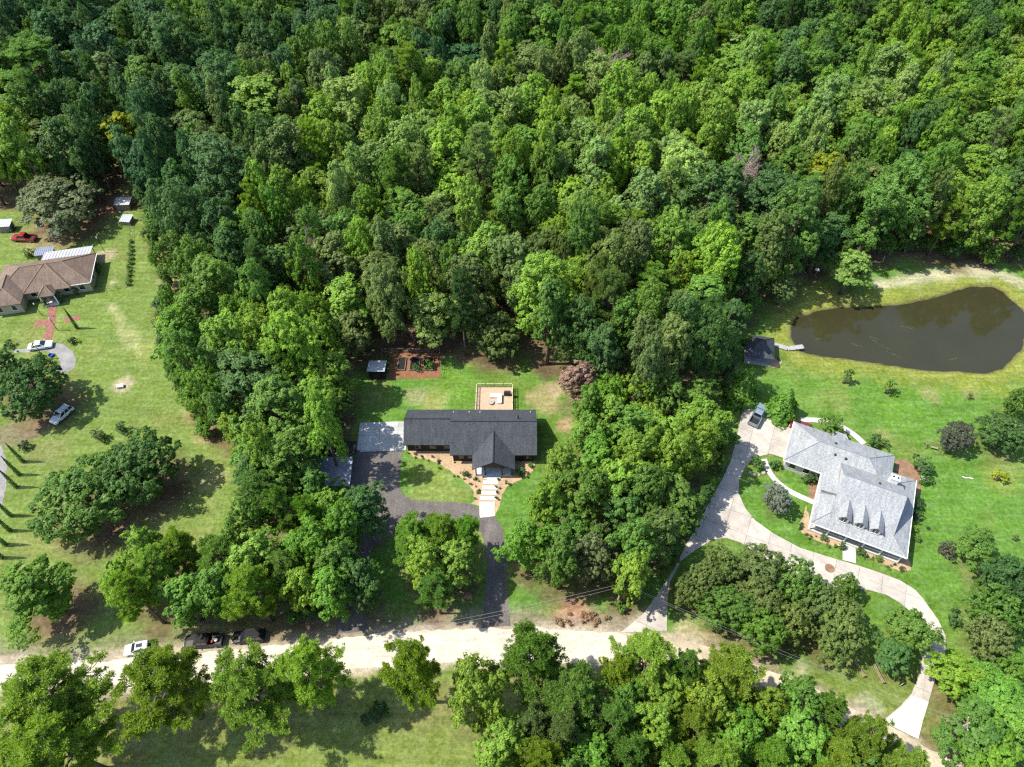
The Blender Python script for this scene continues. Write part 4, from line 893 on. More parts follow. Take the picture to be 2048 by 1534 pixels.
MB().box(0, 0, 1.15, 3.1, 2.6, 2.3).build('wall', M['shade_roof_black_wall'], SH)
s0 = MB().slab([(-1.75, -1.55, 2.75), (1.75, -1.55, 2.75), (1.75, 1.6, 2.4), (-1.75, 1.6, 2.4)], .07).build('roof', M['metal_shed'], SH)
MB().box(0, -1.33, 1.0, 1.3, .06, 1.9).build('door', M['wood_dark'], SH)
x, y = G(830, 730)
def fence(name, line, label, h=1.3, step=2.2, post='galv', rails=3, rail_mat='galv', pr_=.05):
    x0, y0 = line[0]; root = empty(name, (x0, y0, 0), 0, label, 'fence')
    for (ax, ay), (bx_, by_) in zip(line[:-1], line[1:]):
        n = max(1, round(math.hypot(bx_ - ax, by_ - ay) / step))
        for k in range(n + 1):
            t = k / n; MB().tube([(ax + (bx_ - ax) * t - x0, ay + (by_ - ay) * t - y0, 0), (ax + (bx_ - ax) * t - x0, ay + (by_ - ay) * t - y0, h)], pr_, 6).build('post', M[post], root)
        for k in range(rails):
            z = h * (1 - k / rails) - .03; MB().tube([(ax - x0, ay - y0, z), (bx_ - x0, by_ - y0, z)], .028, 5).build('rail', M[rail_mat], root)
    return root
fence('garden_fence', GP([(770, 758), (764, 706), (880, 705), (884, 756)]), 'thin wire fence on posts round the red mulch garden', 1.4, 2.4, 'old_wood', 3, 'old_wood', .06)
for (px, py, w, l, plant, lab) in [(804, 729, 1.5, 3.4, None, 'empty raised bed of black soil, leftmost of three'), (830, 729, 1.9, 3.4, 'dark', 'raised bed with dark flowering plants, middle of three'), (857, 729, 1.9, 3.4, 'bright', 'raised bed with a bright green bush, rightmost of three')]:
    x, y = G(px, py); b0 = empty('raised_bed', (x, y, .03), 0, lab, 'garden bed')
    for sx in (-w / 2, w / 2): MB().box(sx, 0, .17, .08, l, .34).build('side_board', M['old_wood'], b0)
    for sy in (-l / 2, l / 2): MB().box(0, sy, .17, w - .09, .08, .34).build('end_board', M['old_wood'], b0)
    MB().box(0, 0, .13, w - .1, l - .1, .24).build('soil', M['soil'], b0)
shrub_px(833, 737, 11, 'dark', 'dark green bush in the middle raised bed', h=1.3); shrub_px(858, 736, 11, 'lush', 'bright green bush in the right raised bed', h=1.6); shrub_px(855, 723, 6, 'mid', 'small green plant at the top of the right raised bed', h=.9)
shrub_px(826, 718, 7, (.10, .03, .06), 'purple flowering plant in the middle raised bed', h=.8); shrub_px(772, 724, 14, 'dark', 'dark bush between the small shed and the raised beds', h=1.8)

# grey-roofed house
GA = rad(-25)
GH = empty('grey_house', (49.26, 57.34, 0), GA, 'large house with pale grey shingle roof, three dormers and wraparound porch', 'house')
mr = MB()
o4 = [(0, 0), (15.1, 0), (15.1, 16), (0, 16)]; i4 = [(2.7, 2.7), (12.2, 2.7), (12.2, 13.3), (2.7, 13.3)]
for k in range(4):
    a, b_ = o4[k], o4[(k + 1) % 4]; c, d = i4[(k + 1) % 4], i4[k]
    mr.slab([(a[0], a[1], 3.0), (b_[0], b_[1], 3.0), (c[0], c[1], 4.2), (d[0], d[1], 4.2)], .16)
lowroof = mr.build('porch_roof', M['shingle_grey'], GH)
caps(lowroof, [((0, 0, 3), (2.7, 2.7, 4.2)), ((15.1, 0, 3), (12.2, 2.7, 4.2)), ((15.1, 16, 3), (12.2, 13.3, 4.2))], M['ridge_grey'], .07)
ur = MB(); ur.slab([(2.45, 2.6, 4.16), (12.45, 2.6, 4.16), (12.45, 8, 8), (2.45, 8, 8)], .16); ur.slab([(12.45, 13.4, 4.16), (2.45, 13.4, 4.16), (2.45, 8, 8), (12.45, 8, 8)], .16)
ur = ur.build('roof', M['shingle_grey'], GH); caps(ur, [((2.45, 8, 8), (12.45, 8, 8))], M['ridge_grey'], .09)
gw = MB()
for u in (2.75, 12.1): gw.add([(u, 2.9, 4.1), (u, 13.1, 4.1), (u, 8, 7.8), (u + .05, 2.9, 4.1), (u + .05, 13.1, 4.1), (u + .05, 8, 7.8)], [(0, 1, 2), (5, 4, 3), (0, 3, 4, 1), (1, 4, 5, 2), (2, 5, 3, 0)])
gw.build('gable_wall', M['siding_grey'], GH)
wr_ = MB(); hl = hip(wr_, -6.4, 11.2, 10.6, 19.9, 3.02, -1.75, 6.55, 5.45); wr_ = wr_.build('wing_roof', M['shingle_grey'], GH); caps(wr_, hl[:3:2] + [hl[3], hl[4], hl[1]], M['ridge_grey'], .07)
bay = MB(); bay.slab([(.3, 19.8, 3.05), (.9, 20.9, 3.0), (2.7, 20.9, 3.0), (3.3, 19.8, 3.05), (2.6, 18.2, 3.95), (1.0, 18.2, 3.95)], .14); bay.build('bay_roof', M['shingle_grey'], GH)
MB().prism([(1.0, 19.5), (1.2, 20.5), (2.4, 20.5), (2.6, 19.5)], 0, 2.85).build('bay', M['siding_grey'], GH)
MB().prism([(2.2, 2.2), (13.0, 2.2), (13.0, 14.2), (2.2, 14.2)], 0, 3.2).build('wall', M['siding_grey'], GH)
MB().prism([(-5.9, 11.1), (2.15, 11.1), (2.15, 14.25), (10.7, 14.25), (10.7, 19.4), (-5.9, 19.4)], 0, 2.95).build('wing_wall', M['siding_grey'], GH)
MB().prism([(.35, .35), (14.75, .35), (14.75, 15.6), (13.05, 15.6), (13.05, 2.15), (2.15, 2.15), (2.15, 10.4), (.35, 10.4)], .0, .45).build('porch_floor', M['concrete_light'], GH)
for u in (.5, 3.3, 6.1, 8.9, 11.7, 14.6): MB().box(u, .5, 1.64, .2, .2, 2.36).build('porch_post', M['trim'], GH)
for w_ in (3.2, 6.2, 9.2, 12.2, 15.2): MB().box(14.6, w_, 1.64, .2, .2, 2.36).build('porch_post', M['trim'], GH)
for u0, u1 in ((.5, 6.1), (8.9, 14.6)): MB().box((u0 + u1) / 2, .5, 1.32, u1 - u0 - .22, .07, .08).build('porch_rail', M['trim'], GH)
fas = MB(); fas.box(7.55, -.05, 2.93, 15.2, .09, .2); fas.box(-.05, 5.2, 2.93, .09, 10.4, .2); fas.box(15.15, 8, 2.93, .09, 16.1, .2); fas.build('gutter', M['trim'], GH)
MB().box(-2.2, 10.53, 2.93, 8.5, .09, .2).build('gutter', M['trim'], GH); MB().box(-6.47, 15.2, 2.93, .09, 9.4, .2).build('gutter', M['trim'], GH)
for u in (4.3, 6.6, 9.9, 11.9): window(GH, u, 2.2, 1.7, 1.0, 1.6)
MB().box(7.9, 2.15, 1.55, 1.1, .1, 2.2).build('door', M['wood_dark'], GH)
for u in (-4.6, -2.2, .2): window(GH, u, 11.1, 1.6, 1.1, 1.4)
for w_ in (13.4, 16.9): MB().box(-5.93, w_, 1.15, .08, 2.7, 2.2).build('garage_door', M['white_paint'], GH)
window(GH, 10.7, 16.8, 1.5, 1.2, 1.4, rad(90)); window(GH, 13.0, 10, 1.7, 1.0, 1.5, rad(90))
for u in (4.55, 7.05, 9.5):
    dm = empty('dormer', (u, 0, 0)); dm.parent = GH
    MB().prism([(-.8, 1.75), (.8, 1.75), (.8, 4.6), (-.8, 4.6)], 3.7, 5.15).add([(-.8, 1.75, 5.15), (.8, 1.75, 5.15), (0, 1.75, 5.85), (-.8, 1.85, 5.15), (.8, 1.85, 5.15), (0, 1.85, 5.85)], [(0, 1, 2), (5, 4, 3)]).build('cheek', M['siding_grey'], dm)
    d0 = MB(); d0.slab([(-1.05, 1.45, 5.0), (0, 1.45, 5.95), (0, 5.35, 5.95), (-1.05, 4.0, 5.0)], .1); d0.slab([(0, 1.45, 5.95), (1.05, 1.45, 5.0), (1.05, 4.0, 5.0), (0, 5.35, 5.95)], .1); d0.build('dormer_roof', M['shingle_grey'], dm)
    MB().box(0, 1.71, 4.55, .75, .06, 1.0).build('pane', M['glass'], dm); MB().box(0, 1.69, 4.55, .06, .07, 1.0).build('mullion', M['trim'], dm)
    MB().box(0, 1.68, 4.0, .95, .1, .08).build('sill', M['trim'], dm)
bx_ = MB(); bx_.prism([(.35, 6.1), (2.9, 6.1), (2.9, 8.6), (.35, 8.6)], 3.1, 4.65); bx_.build('side_dormer_wall', M['siding_grey'], GH)
MB().slab([(.1, 5.9, 4.62), (3.3, 5.9, 5.1), (3.3, 8.8, 5.1), (.1, 8.8, 4.62)], .12).build('side_dormer_roof', M['shingle_grey'], GH)
ch = MB().box(10.7, 12.0, 5.2, 1.3, .9, 2.8).build('chimney', M['white_paint'], GH); MB().box(10.7, 12.0, 6.66, 1.5, 1.05, .14).build('chimney_cap', M['trim'], ch)
for k in (-.35, .35): MB().tube([(10.7 + k, 12, 6.7), (10.7 + k, 12, 7.0)], .16, 8).build('flue', M['black_plastic'], ch)
for (u, w_, z) in ((.9, 16.4, 5.0), (1.2, 14.0, 4.9), (3.0, 13.9, 4.95), (8.3, 9.3, 7.2)): MB().lathe(u, w_, [(.18, z - .3), (.2, z + .1), (.05, z + .16)], 10).build('roof_vent', M['black_plastic'], GH)

# brown-roofed house in the left yard
BA = rad(13)
BH = empty('brown_house', (-91.9, 115.6, 0), BA, 'brown hip-roofed brick house in the left yard', 'house')
b1 = MB(); l1 = hip(b1, -19.6, 0, .4, 10.6, 2.8, -14, -5.6, 5.6); b1 = b1.build('roof', M['shingle_brown'], BH); caps(b1, l1, M['ridge_brown'], .1)
b2 = MB(); b2.slab([(-13.6, -.4, 2.85), (-4.0, -.4, 2.85), (-8.8, 5.3, 5.95)], .15); b2.slab([(-13.6, 4.8, 2.85), (-13.6, -.4, 2.85), (-8.8, 5.3, 5.95)], .15); b2.slab([(-4, -.4, 2.85), (-4, 4.8, 2.85), (-8.8, 5.3, 5.95)], .15); b2 = b2.build('front_hip_roof', M['shingle_brown'], BH)
caps(b2, [((-13.6, -.4, 2.85), (-8.8, 5.3, 5.95)), ((-4, -.4, 2.85), (-8.8, 5.3, 5.95))], M['ridge_brown'], .1)
b3 = MB(); l3 = hip(b3, -10.3, -6.9, -2.2, 1.8, 2.8, -8.65, -8.55, 4.2); b3 = b3.build('portico_roof', M['shingle_brown'], BH); caps(b3, [l3[0], l3[2]], M['ridge_brown'], .09)
b4 = MB(); b4.slab([(-20.2, -3.3, 2.8), (-13.4, -3.3, 2.8), (-16.8, .1, 4.9)], .15); b4.slab([(-13.4, -3.3, 2.8), (-13.4, 4.4, 2.8), (-16.8, 4.4, 4.9), (-16.8, .1, 4.9)], .15); b4.slab([(-20.2, 4.4, 2.8), (-20.2, -3.3, 2.8), (-16.8, .1, 4.9), (-16.8, 4.4, 4.9)], .15); b4 = b4.build('wing_roof', M['shingle_brown'], BH)
caps(b4, [((-20.2, -3.3, 2.8), (-16.8, .1, 4.9)), ((-13.4, -3.3, 2.8), (-16.8, .1, 4.9)), ((-16.8, .1, 4.9), (-16.8, 4.4, 4.9))], M['ridge_brown'], .1)
MB().prism([(-19.1, .9), (-.5, .9), (-.5, 10.1), (-19.1, 10.1)], 0, 2.75).build('wall', M['brick_cream'], BH)
MB().prism([(-19.7, -2.8), (-13.9, -2.8), (-13.9, .88), (-19.7, .88)], 0, 2.75).build('wing_wall', M['brick_cream'], BH)
for u in (-12.2, -5.5, -2.3): window(BH, u, .9, 1.5, 1.2, 1.3)
for u in (-18.2, -15.4): window(BH, u, -2.8, 1.5, 1.0, 1.3)
window(BH, -.5, 4, 1.5, 1.1, 1.2, rad(90))
MB().box(-8.6, .86, 1.1, 1.0, .08, 2.1).build('door', M['wood_dark'], BH); MB().box(-8.6, -.7, .12, 3.0, 3.0, .24).build('porch_floor', M['concrete_light'], BH)
for u in (-10.0, -7.2): MB().box(u, -1.9, 1.45, .22, .22, 2.5).build('porch_post', M['trim'], BH)
MB().box(-2, .33, 2.72, 4.1, .09, .14).build('gutter', M['trim'], BH); MB().box(.05, 5.5, 2.72, .09, 10.2, .14).build('gutter', M['trim'], BH)
lt = MB().slab([(-11.7, 13.8, 2.5), (-11.7, 10.4, 2.95), (-1.3, 10.4, 2.95), (-1.3, 13.8, 2.5)], .06).build('lean_to_roof', M['metal_white'], BH)
for k in range(16):
    u = -11.6 + k * .68; MB().slab([(u, 13.8, 2.56), (u, 10.42, 3.01), (u + .1, 10.42, 3.01), (u + .1, 13.8, 2.56)], .045).build('roof_rib', M['metal_white'], lt)
for u in (-11.4, -6.5, -1.6): MB().box(u, 13.5, 1.22, .12, .12, 2.44).build('lean_to_post', M['old_wood'], BH)

# ------------------------------------------------------------------ vehicles
def ring(x, hw, z0, z1, tuck=.9):
    h = z1 - z0
    return [(x, -hw * .9, z0), (x, -hw, z0 + h * .25), (x, -hw, z0 + h * .72), (x, -hw * tuck, z1), (x, 0, z1 + .03), (x, hw * tuck, z1), (x, hw, z0 + h * .72), (x, hw, z0 + h * .25), (x, hw * .9, z0)]
def quad_in(a, b, c, d, m, off):
    """pane inset by m (fraction) on quad a,b,c,d, pushed outward"""
    P4 = [Vector(p) for p in (a, b, c, d)]; cen = sum(P4, Vector()) / 4; n = (P4[1] - P4[0]).cross(P4[3] - P4[0]).normalized()
    if n.dot(cen - Vector((0, 0, .9))) < 0: n = -n
    ps = [cen + (p - cen) * m for p in P4]; return [p + n * off for p in ps] + [p - n * .02 for p in ps]
BOXF = [(0, 1, 2, 3), (7, 6, 5, 4), (0, 4, 5, 1), (1, 5, 6, 2), (2, 6, 7, 3), (3, 7, 4, 0)]
def vehicle(name, label, cat, p_tail, p_nose, kind, pm_, z=0.0, cargo=None, Ls=None):
    (x0, y0), (x1, y1) = G(*p_tail, .6), G(*p_nose, .6); rz = math.atan2(y1 - y0, x1 - x0)
    spec = dict(sedan=(4.7, .92, 1.45), suv=(4.8, .96, 1.75), hatch=(4.2, .88, 1.5), pickup=(5.7, 1.0, 1.88))[kind]; Lh, hw, H_ = spec[0] / 2, spec[1], spec[2]
    if Ls: Lh = Ls / 2
    root = empty(name, ((x0 + x1) / 2, (y0 + y1) / 2, z), rz, label, cat)
    pk = kind in ('pickup',); belt = 1.12 if pk else 1.0 if kind == 'suv' else .9; hood = belt - .06 if kind in ('pickup', 'suv') else belt - .1; zb = .32 if kind in ('pickup', 'suv') else .22
    if kind == 'sedan': cab = (-Lh + .75, Lh - 1.25, -Lh + 1.55, Lh - 2.1); rear_top = belt - .04
    elif kind == 'hatch': cab = (-Lh + .12, Lh - 1.1, -Lh + .6, Lh - 1.85); rear_top = belt
    elif kind == 'suv': cab = (-Lh + .1, Lh - 1.25, -Lh + .45, Lh - 2.0); rear_top = belt
    else: cab = (-Lh + 1.95, Lh - 1.45, -Lh + 2.15, Lh - 2.3); rear_top = belt
    b = MB(); sec = [(Lh, hw * .74, zb + .12, hood - .28), (Lh - .1, hw * .9, zb, hood - .14), (Lh - .45, hw * .98, zb, hood - .05), (cab[1] - .05, hw, zb, belt)]
    if pk: sec += [(cab[0] - .02, hw, zb, belt)]
    else: sec += [(0, hw, zb, belt), (cab[0], hw, zb, rear_top), (-Lh + .3, hw * .97, zb, rear_top - .02), (-Lh + .06, hw * .9, zb + .03, rear_top - .12), (-Lh, hw * .8, zb + .14, rear_top - .25)]
    b.loft([ring(*s) for s in sec]).build('body', pm_, root, False)
    tb, tt = .88, .72
    B = [(cab[0], -hw * tb, belt), (cab[1], -hw * tb, belt), (cab[1], hw * tb, belt), (cab[0], hw * tb, belt)]
    Tt = [(cab[2], -hw * tt, H_ - .05), (cab[3], -hw * tt, H_ - .05), (cab[3], hw * tt, H_ - .05), (cab[2], hw * tt, H_ - .05)]
    MB().add(B + Tt, [(3, 2, 1, 0), (4, 5, 6, 7), (0, 1, 5, 4), (1, 2, 6, 5), (2, 3, 7, 6), (3, 0, 4, 7)]).build('cabin', pm_, root)
    rt = MB(); rt.loft([[(cab[2] + .02, -hw * tt * .97, H_ - .045), (cab[2] + .12, -hw * tt * .9, H_), (cab[2] + .12, hw * tt * .9, H_), (cab[2] + .02, hw * tt * .97, H_ - .045)], [(cab[3] - .02, -hw * tt * .97, H_ - .045), (cab[3] - .14, -hw * tt * .9, H_), (cab[3] - .14, hw * tt * .9, H_), (cab[3] - .02, hw * tt * .97, H_ - .045)]]); rt.build('roof', pm_, root)
    def pane(nm, a, b_, c, d, m=.86): MB().add(quad_in(a, b_, c, d, m, .012), BOXF).build(nm, M['glass'], root)
    pane('windshield', B[1], B[2], Tt[2], Tt[1], .9); pane('rear_window', B[3], B[0], Tt[0], Tt[3], .84)
    def lerp3(a, b_, t): return tuple(a[i] + (b_[i] - a[i]) * t for i in range(3))
    for (ba, bb, ta, tb2) in ((B[0], B[1], Tt[0], Tt[1]), (B[3], B[2], Tt[3], Tt[2])):
        cuts = (0, .5, 1) if kind != 'suv' else (0, .3, .62, 1)
        for c0, c1 in zip(cuts[:-1], cuts[1:]): pane('side_window', lerp3(ba, bb, c0), lerp3(ba, bb, c1), lerp3(ta, tb2, c1), lerp3(ta, tb2, c0), .86)
    if pk:
        lx0, lx1 = -Lh, cab[0] - .04; ly = hw * .98
        for s in (-1, 1): MB().box((lx0 + lx1) / 2, s * (ly - .07), zb + (belt - zb) / 2, lx1 - lx0, .14, belt - zb).build('bed_side', pm_, root)
        MB().box(lx0 + .05, 0, zb + (belt - zb) / 2 + .05, .1, 2 * ly - .3, belt - zb - .1).build('tailgate', pm_, root)
        MB().box((lx0 + lx1) / 2 + .04, 0, zb + .2, lx1 - lx0 - .12, 2 * ly - .3, .2).build('bed_floor', M['black_plastic'], root)
        if cargo:
            for k, (cx_, cy_, s_, mt) in enumerate(cargo): MB().lathe(lx1 + cx_, cy_, [(s_ * .6, zb + .3), (s_, zb + .45), (s_ * .8, zb + .7), (s_ * .3, zb + .78)], 8).build('cargo', M[mt], root)
    wr = .38 if kind in ('pickup', 'suv') else .33
    for wx in (Lh - .95, -Lh + 1.0):
        for s in (-1, 1):
            w = empty('wheel', (wx, s * (hw - .1), wr)); w.parent = root
            MB().tube([(0, -.11, 0), (0, .11, 0)], wr, 14).build('tyre', M['tyre'], w); MB().tube([(0, s * .09, 0), (0, s * .125, 0)], wr * .62, 10).build('rim', M['rim'], w)
    for s in (-1, 1):
        MB().box(Lh - .13, s * hw * .68, hood - .2, .16, .36, .13).build('headlight', M['lamp_clear'], root)
        MB().box(-Lh + .08 if not pk else -Lh + .03, s * hw * .8, rear_top - .28, .12, .2, .2).build('taillight', M['lamp_red'], root)
        MB().box(cab[1] - .35, s * (hw + .09), belt + .06, .12, .2, .13).build('mirror', pm_, root)
    if kind == 'suv':
        for s in (-1, 1): MB().box((cab[2] + cab[3]) / 2, s * hw * .62, H_ + .03, (cab[3] - cab[2]) * .8, .04, .04).build('roof_rail', M['black_plastic'], root)
    return root
vehicle('pickup_truck', 'grey-blue pickup truck parked at the top of the concrete driveway', 'pickup truck', (1505, 850), (1526, 812), 'pickup', M['p_greyblue'], .105)
c_ = vehicle('parked_car', 'small silver car parked on the road verge at lower left', 'car', (303, 1291), (252, 1301), 'hatch', M['p_silver'])
MB().box(-.35, 0, 1.505, .9, .6, .02).build('sunroof', M['glass'], c_)
vehicle('pickup_truck', 'black pickup truck with cargo in its bed, parked on the road verge', 'pickup truck', (447, 1279), (369, 1284), 'pickup', M['p_black'], 0, [(-.4, .3, .3, 'red_cloth'), (-.6, -.25, .34, 'mulch_tan'), (-.95, .1, .3, 'cushion'), (-.35, -.5, .22, 'mulch_orange')])
vehicle('parked_car', 'black sport utility car parked behind the black pickup on the verge', 'car', (531, 1270), (464, 1276), 'suv', M['p_black'])
vehicle('parked_car', 'white saloon car on the gravel circle in the left yard', 'car', (57, 694), (104, 687), 'sedan', M['p_white'], .02)
vehicle('parked_car', 'white sport utility car parked diagonally under the dark oak', 'car', (141, 814), (106, 845), 'suv', M['p_white'], 0, None, 4.5)
vehicle('pickup_truck', 'red pickup truck behind the brown-roofed house', 'pickup truck', (73, 477), (23, 475), 'pickup', M['p_red'])
vehicle('parked_car', 'dark car at the left edge beyond the red pickup truck', 'car', (-12, 452), (31, 458), 'suv', M['p_dark'])
gu = Matrix.Translation((49.26, 57.34, 0)) @ Matrix.Rotation(GA, 4, 'Z')
a_, b_ = gu @ Vector((-2.6, 21.3, .6)), gu @ Vector((-6.8, 21.3, .6))
vehicle('parked_car', 'red hatchback with its nose showing beyond the garage wing corner', 'car', P(*a_), P(*b_), 'hatch', M['p_maroon'], .1)

# ------------------------------------------------------------------ pond hut, dock and garden furniture
x, y = G(1518, 700, 1.5)
HU = empty('lakeside_hut', (x, y, 0), rad(-12), 'dark shingled lakeside hut with pyramid roof by the dock', 'hut')
hb = MB(); hh = hip(hb, -2.8, 2.8, -3.0, 3.0, 2.5, -.3, .3, 4.3, .15, 0.2); hb = hb.build('roof', M['shingle_dark'], HU); caps(hb, hh, M['ridge_dark'], .07)
for u in (-2.3, 2.3):
    for w_ in (-2.5, 2.5): MB().box(u, w_, 1.2, .16, .16, 2.4).build('post', M['old_wood'], HU)
MB().box(0, 0, .12, 5.2, 5.6, .24).build('floor', M['dock_wood'], HU)
DC = empty('dock', (*G(1548, 690), 0), 0, 'narrow grey wooden dock reaching into the pond', 'dock')
x0, y0 = G(1548, 690); x1, y1 = G(1575, 697, .2); x2, y2 = G(1607, 693, .2)
for (ax, ay, bx2, by2, n) in ((x0, y0, x1, y1, 20), (x1, y1, x2, y2, 24)):
    an = math.atan2(by2 - ay, bx2 - ax); dl = math.hypot(bx2 - ax, by2 - ay)
    for k in range(n):
        t = (k + .5) / n; MB().box(ax + (bx2 - ax) * t - x0, ay + (by2 - ay) * t - y0, .22 + random.uniform(-.008, .008), dl / n * .9, 1.15, .05, an).build('plank', M['dock_wood'], DC)
for t in (.1, .5, .95):
    for s in (-.5, .5): MB().tube([(x1 + (x2 - x1) * t - x0, y1 + (y2 - y1) * t - y0 + s, -1.6), (x1 + (x2 - x1) * t - x0, y1 + (y2 - y1) * t - y0 + s, .4)], .08, 6).build('pile', M['old_wood'], DC)
x, y = G(1556, 721); cb = empty('garden_chair', (x, y, .03), .6, 'dark garden chair on the sandy pad by the hut', 'chair')
MB().box(0, 0, .42, .55, .5, .05).build('seat', M['black_plastic'], cb); MB().box(-.25, 0, .7, .05, .5, .5).build('backrest', M['black_plastic'], cb)
for u in (-.23, .23):
    for w_ in (-.2, .2): MB().box(u, w_, .2, .04, .04, .4).build('leg', M['black_plastic'], cb)
x, y = G(1630, 552); di = empty('satellite_dish', (x, y, 0), 0, 'white round dish on a post at the forest edge above the pond', 'dish')
MB().tube([(0, 0, 0), (0, 0, 1.6)], .05, 6).build('post', M['galv'], di); MB().lathe(0, 0, [(.05, 1.6), (.4, 1.68), (.55, 1.85), (.53, 1.86), (.38, 1.72), (.03, 1.64)], 16).build('dish', M['white_paint'], di)
x, y = G(1764, 524); MB().box(0, 0, .8, .18, .18, 1.6)
tag(MB().tube([(0, 0, 0), (0, 0, 1.5)], .09, 7).tube([(0, 0, 1.5), (0, 0, 1.62)], .13, 7).build('marker_post', M['stone']), 'pale short post on the grass at the top of the pond field', 'post').location = (x, y, 0)
# swing frame
x0, y0 = G(1848, 893); x1, y1 = G(1884, 903); SW = empty('swing_frame', (x0, y0, 0), math.atan2(y1 - y0, x1 - x0), 'brown wooden swing frame on the right lawn', 'swing'); L_ = math.hypot(x1 - x0, y1 - y0)
MB().tube([(-.2, 0, 1.9), (L_ + .2, 0, 1.9)], .07, 6).build('top_beam', M['old_wood'], SW)
for u in (0, L_):
    for s in (-1, 1): MB().tube([(u, s * .75, 0), (u, 0, 1.95)], .06, 6).build('leg', M['old_wood'], SW)
    MB().tube([(u, -.38, .95), (u, .38, .95)], .04, 5).build('brace', M['old_wood'], SW)
MB().box(L_ / 2, 0, .5, 1.3, .4, .05).build('seat', M['old_wood'], SW)
for u in (L_ / 2 - .6, L_ / 2 + .6): MB().tube([(u, 0, .5), (u, 0, 1.88)], .015, 4).build('chain', M['galv'], SW)
hp = [G(1924, 953), G(1931, 956), G(1938, 955.5), G(1946, 958)]
tag(MB().tube([(x, y, .05) for x, y in hp], .09, 6).build('garden_hose', M['white_paint']), 'short white hose lying on the right lawn', 'hose')
x, y = G(1659, 1137); tag(MB().lathe(0, 0, [(.0, .102), (.78, .102), (.78, .125), (.7, .132), (0, .134)], 22).build('drain_cover', M['mulch_orange']), 'round brown cover set in the concrete driveway', 'drain cover').location = (x, y, 0)
x, y = G(1857, 1057); tag(MB().lathe(0, 0, [(0, 0), (.35, 0), (.33, .06), (0, .07)], 12).build('valve_cover', M['black_plastic']), 'small dark round cover in the lawn right of the grey-roofed house', 'cover').location = (x, y, 0)
x, y = G(1842, 960); bb = empty('bird_bath', (x, y, .03), 0, 'white bird bath in the orange bed right of the grey-roofed house', 'bird bath')
MB().lathe(0, 0, [(.2, 0), (.1, .1), (.09, .65), (.15, .7)], 10).build('pedestal', M['white_paint'], bb); MB().lathe(0, 0, [(.1, .7), (.4, .8), (.42, .88), (.36, .86), (.05, .78)], 14).build('bowl', M['white_paint'], bb)

# ------------------------------------------------------------------ left yard odds and ends
def small_roof(px, py, w, l, h, mat, rz, name, label, cat, walls='old_wood'):
    x, y = G(px, py, h); r = empty(name, (x, y, 0), rz, label, cat)
    MB().box(0, 0, h / 2 - .1, w * .86, l * .86, h - .2).build('wall', M[walls], r); f = MB().slab([(-w / 2, -l / 2, h - .15), (w / 2, -l / 2, h - .15), (w / 2, l / 2, h + .15), (-w / 2, l / 2, h + .15)], .06).build('roof', M[mat], r)
    for k in range(int(w / .45)):
        u = -w / 2 + .2 + k * .45; MB().slab([(u, -l / 2, h - .11), (u + .06, -l / 2, h - .11), (u + .06, l / 2, h + .19), (u, l / 2, h + .19)], .03).build('roof_rib', M[mat], f)
    return r
small_roof(245, 402, 3.8, 2.8, 1.9, 'metal_white', .05, 'animal_shed', 'small shed with ribbed white metal roof at the forest edge, upper one', 'shed')
small_roof(252, 436, 2.6, 2.6, 1.3, 'metal_shed', -.1, 'coop', 'low coop with bluish roof below the white-roofed shed', 'coop')
small_roof(88, 502, 4.0, 2.6, 1.9, 'metal_blue', rad(8), 'tool_shed', 'low dark grey roof beside the white metal lean-to', 'shed')
small_roof(4, 446, 4.0, 2.6, 2.0, 'metal_shed', .1, 'tool_shed', 'grey-roofed shed at the left edge above the red pickup', 'shed')
for (px, py, s, mt, lab) in [(226, 419, .8, 'red_cloth', 'dark red bundle left below the white-roofed shed'), (258, 419, .8, 'mulch_orange', 'rusty orange heap right below the white-roofed shed'), (240, 424, .4, 'white_paint', 'small white bucket below the white-roofed shed'),
                            (83, 437, .9, 'white_paint', 'white tarp-covered heap under the live oak by the red pickup'), (80, 452, 1.0, 'stone', 'grey covered heap beside the white tarp under the live oak'), (114, 467, .9, 'cushion', 'pale flat heap right of the red pickup under the live oak'), (937, 1191, .9, 'mulch_orange', 'orange-red mound beside the asphalt drive mouth')]:
    x, y = G(px, py); mb = MB(); n = 9; rr_ = [s * random.uniform(.75, 1.1) for _ in range(n)]
    mb.loft([[(k * rr_[i] * math.cos(6.283 * i / n), k * rr_[i] * .8 * math.sin(6.283 * i / n), z * s * random.uniform(.85, 1.1)) for i in range(n)] for k, z in ((1, 0), (.9, .3), (.6, .55), (.2, .68))])
    tag(mb.build('covered_heap', M[mt]), lab, 'heap').location = (x, y, 0)
x, y = G(103, 712); tag(MB().lathe(0, 0, [(.4, 0), (.5, .35), (.52, .4), (.46, .38), (.38, .06), (0, .05)], 14).build('blue_tub', M['blue_plastic']), 'bright blue tub inside the gravel circle', 'tub').location = (x, y, .02)
x, y = G(242, 774); sb = empty('septic_box', (x, y, 0), rad(12), 'pale concrete box lid on bare ground in the left lawn', 'utility box'); MB().box(0, 0, .22, 1.2, .75, .44).build('box', M['concrete_light'], sb); MB().box(0, 0, .47, 1.3, .85, .07).build('lid', M['concrete_light'], sb)
for (px, py, hh, lab) in [(85, 632, 3.4, 'thin lamp post on the lawn left of the brick walk'), (116, 661, 3.4, 'thin lamp post right of the brick walk'), (90, 717, 3.6, 'lamp post inside the gravel circle'), (210, 505, 4.2, 'thin post behind the brown-roofed house')]:
    x, y = G(px, py); l = empty('lamp_post', (x, y, 0), 0, lab, 'lamp post')
    MB().tube([(0, 0, 0), (0, 0, hh)], .06, 6).build('pole', M['black_plastic'], l); MB().lathe(0, 0, [(.08, hh), (.16, hh + .05), (.14, hh + .35), (.02, hh + .5)], 8).build('lantern', M['lamp_clear'], l)
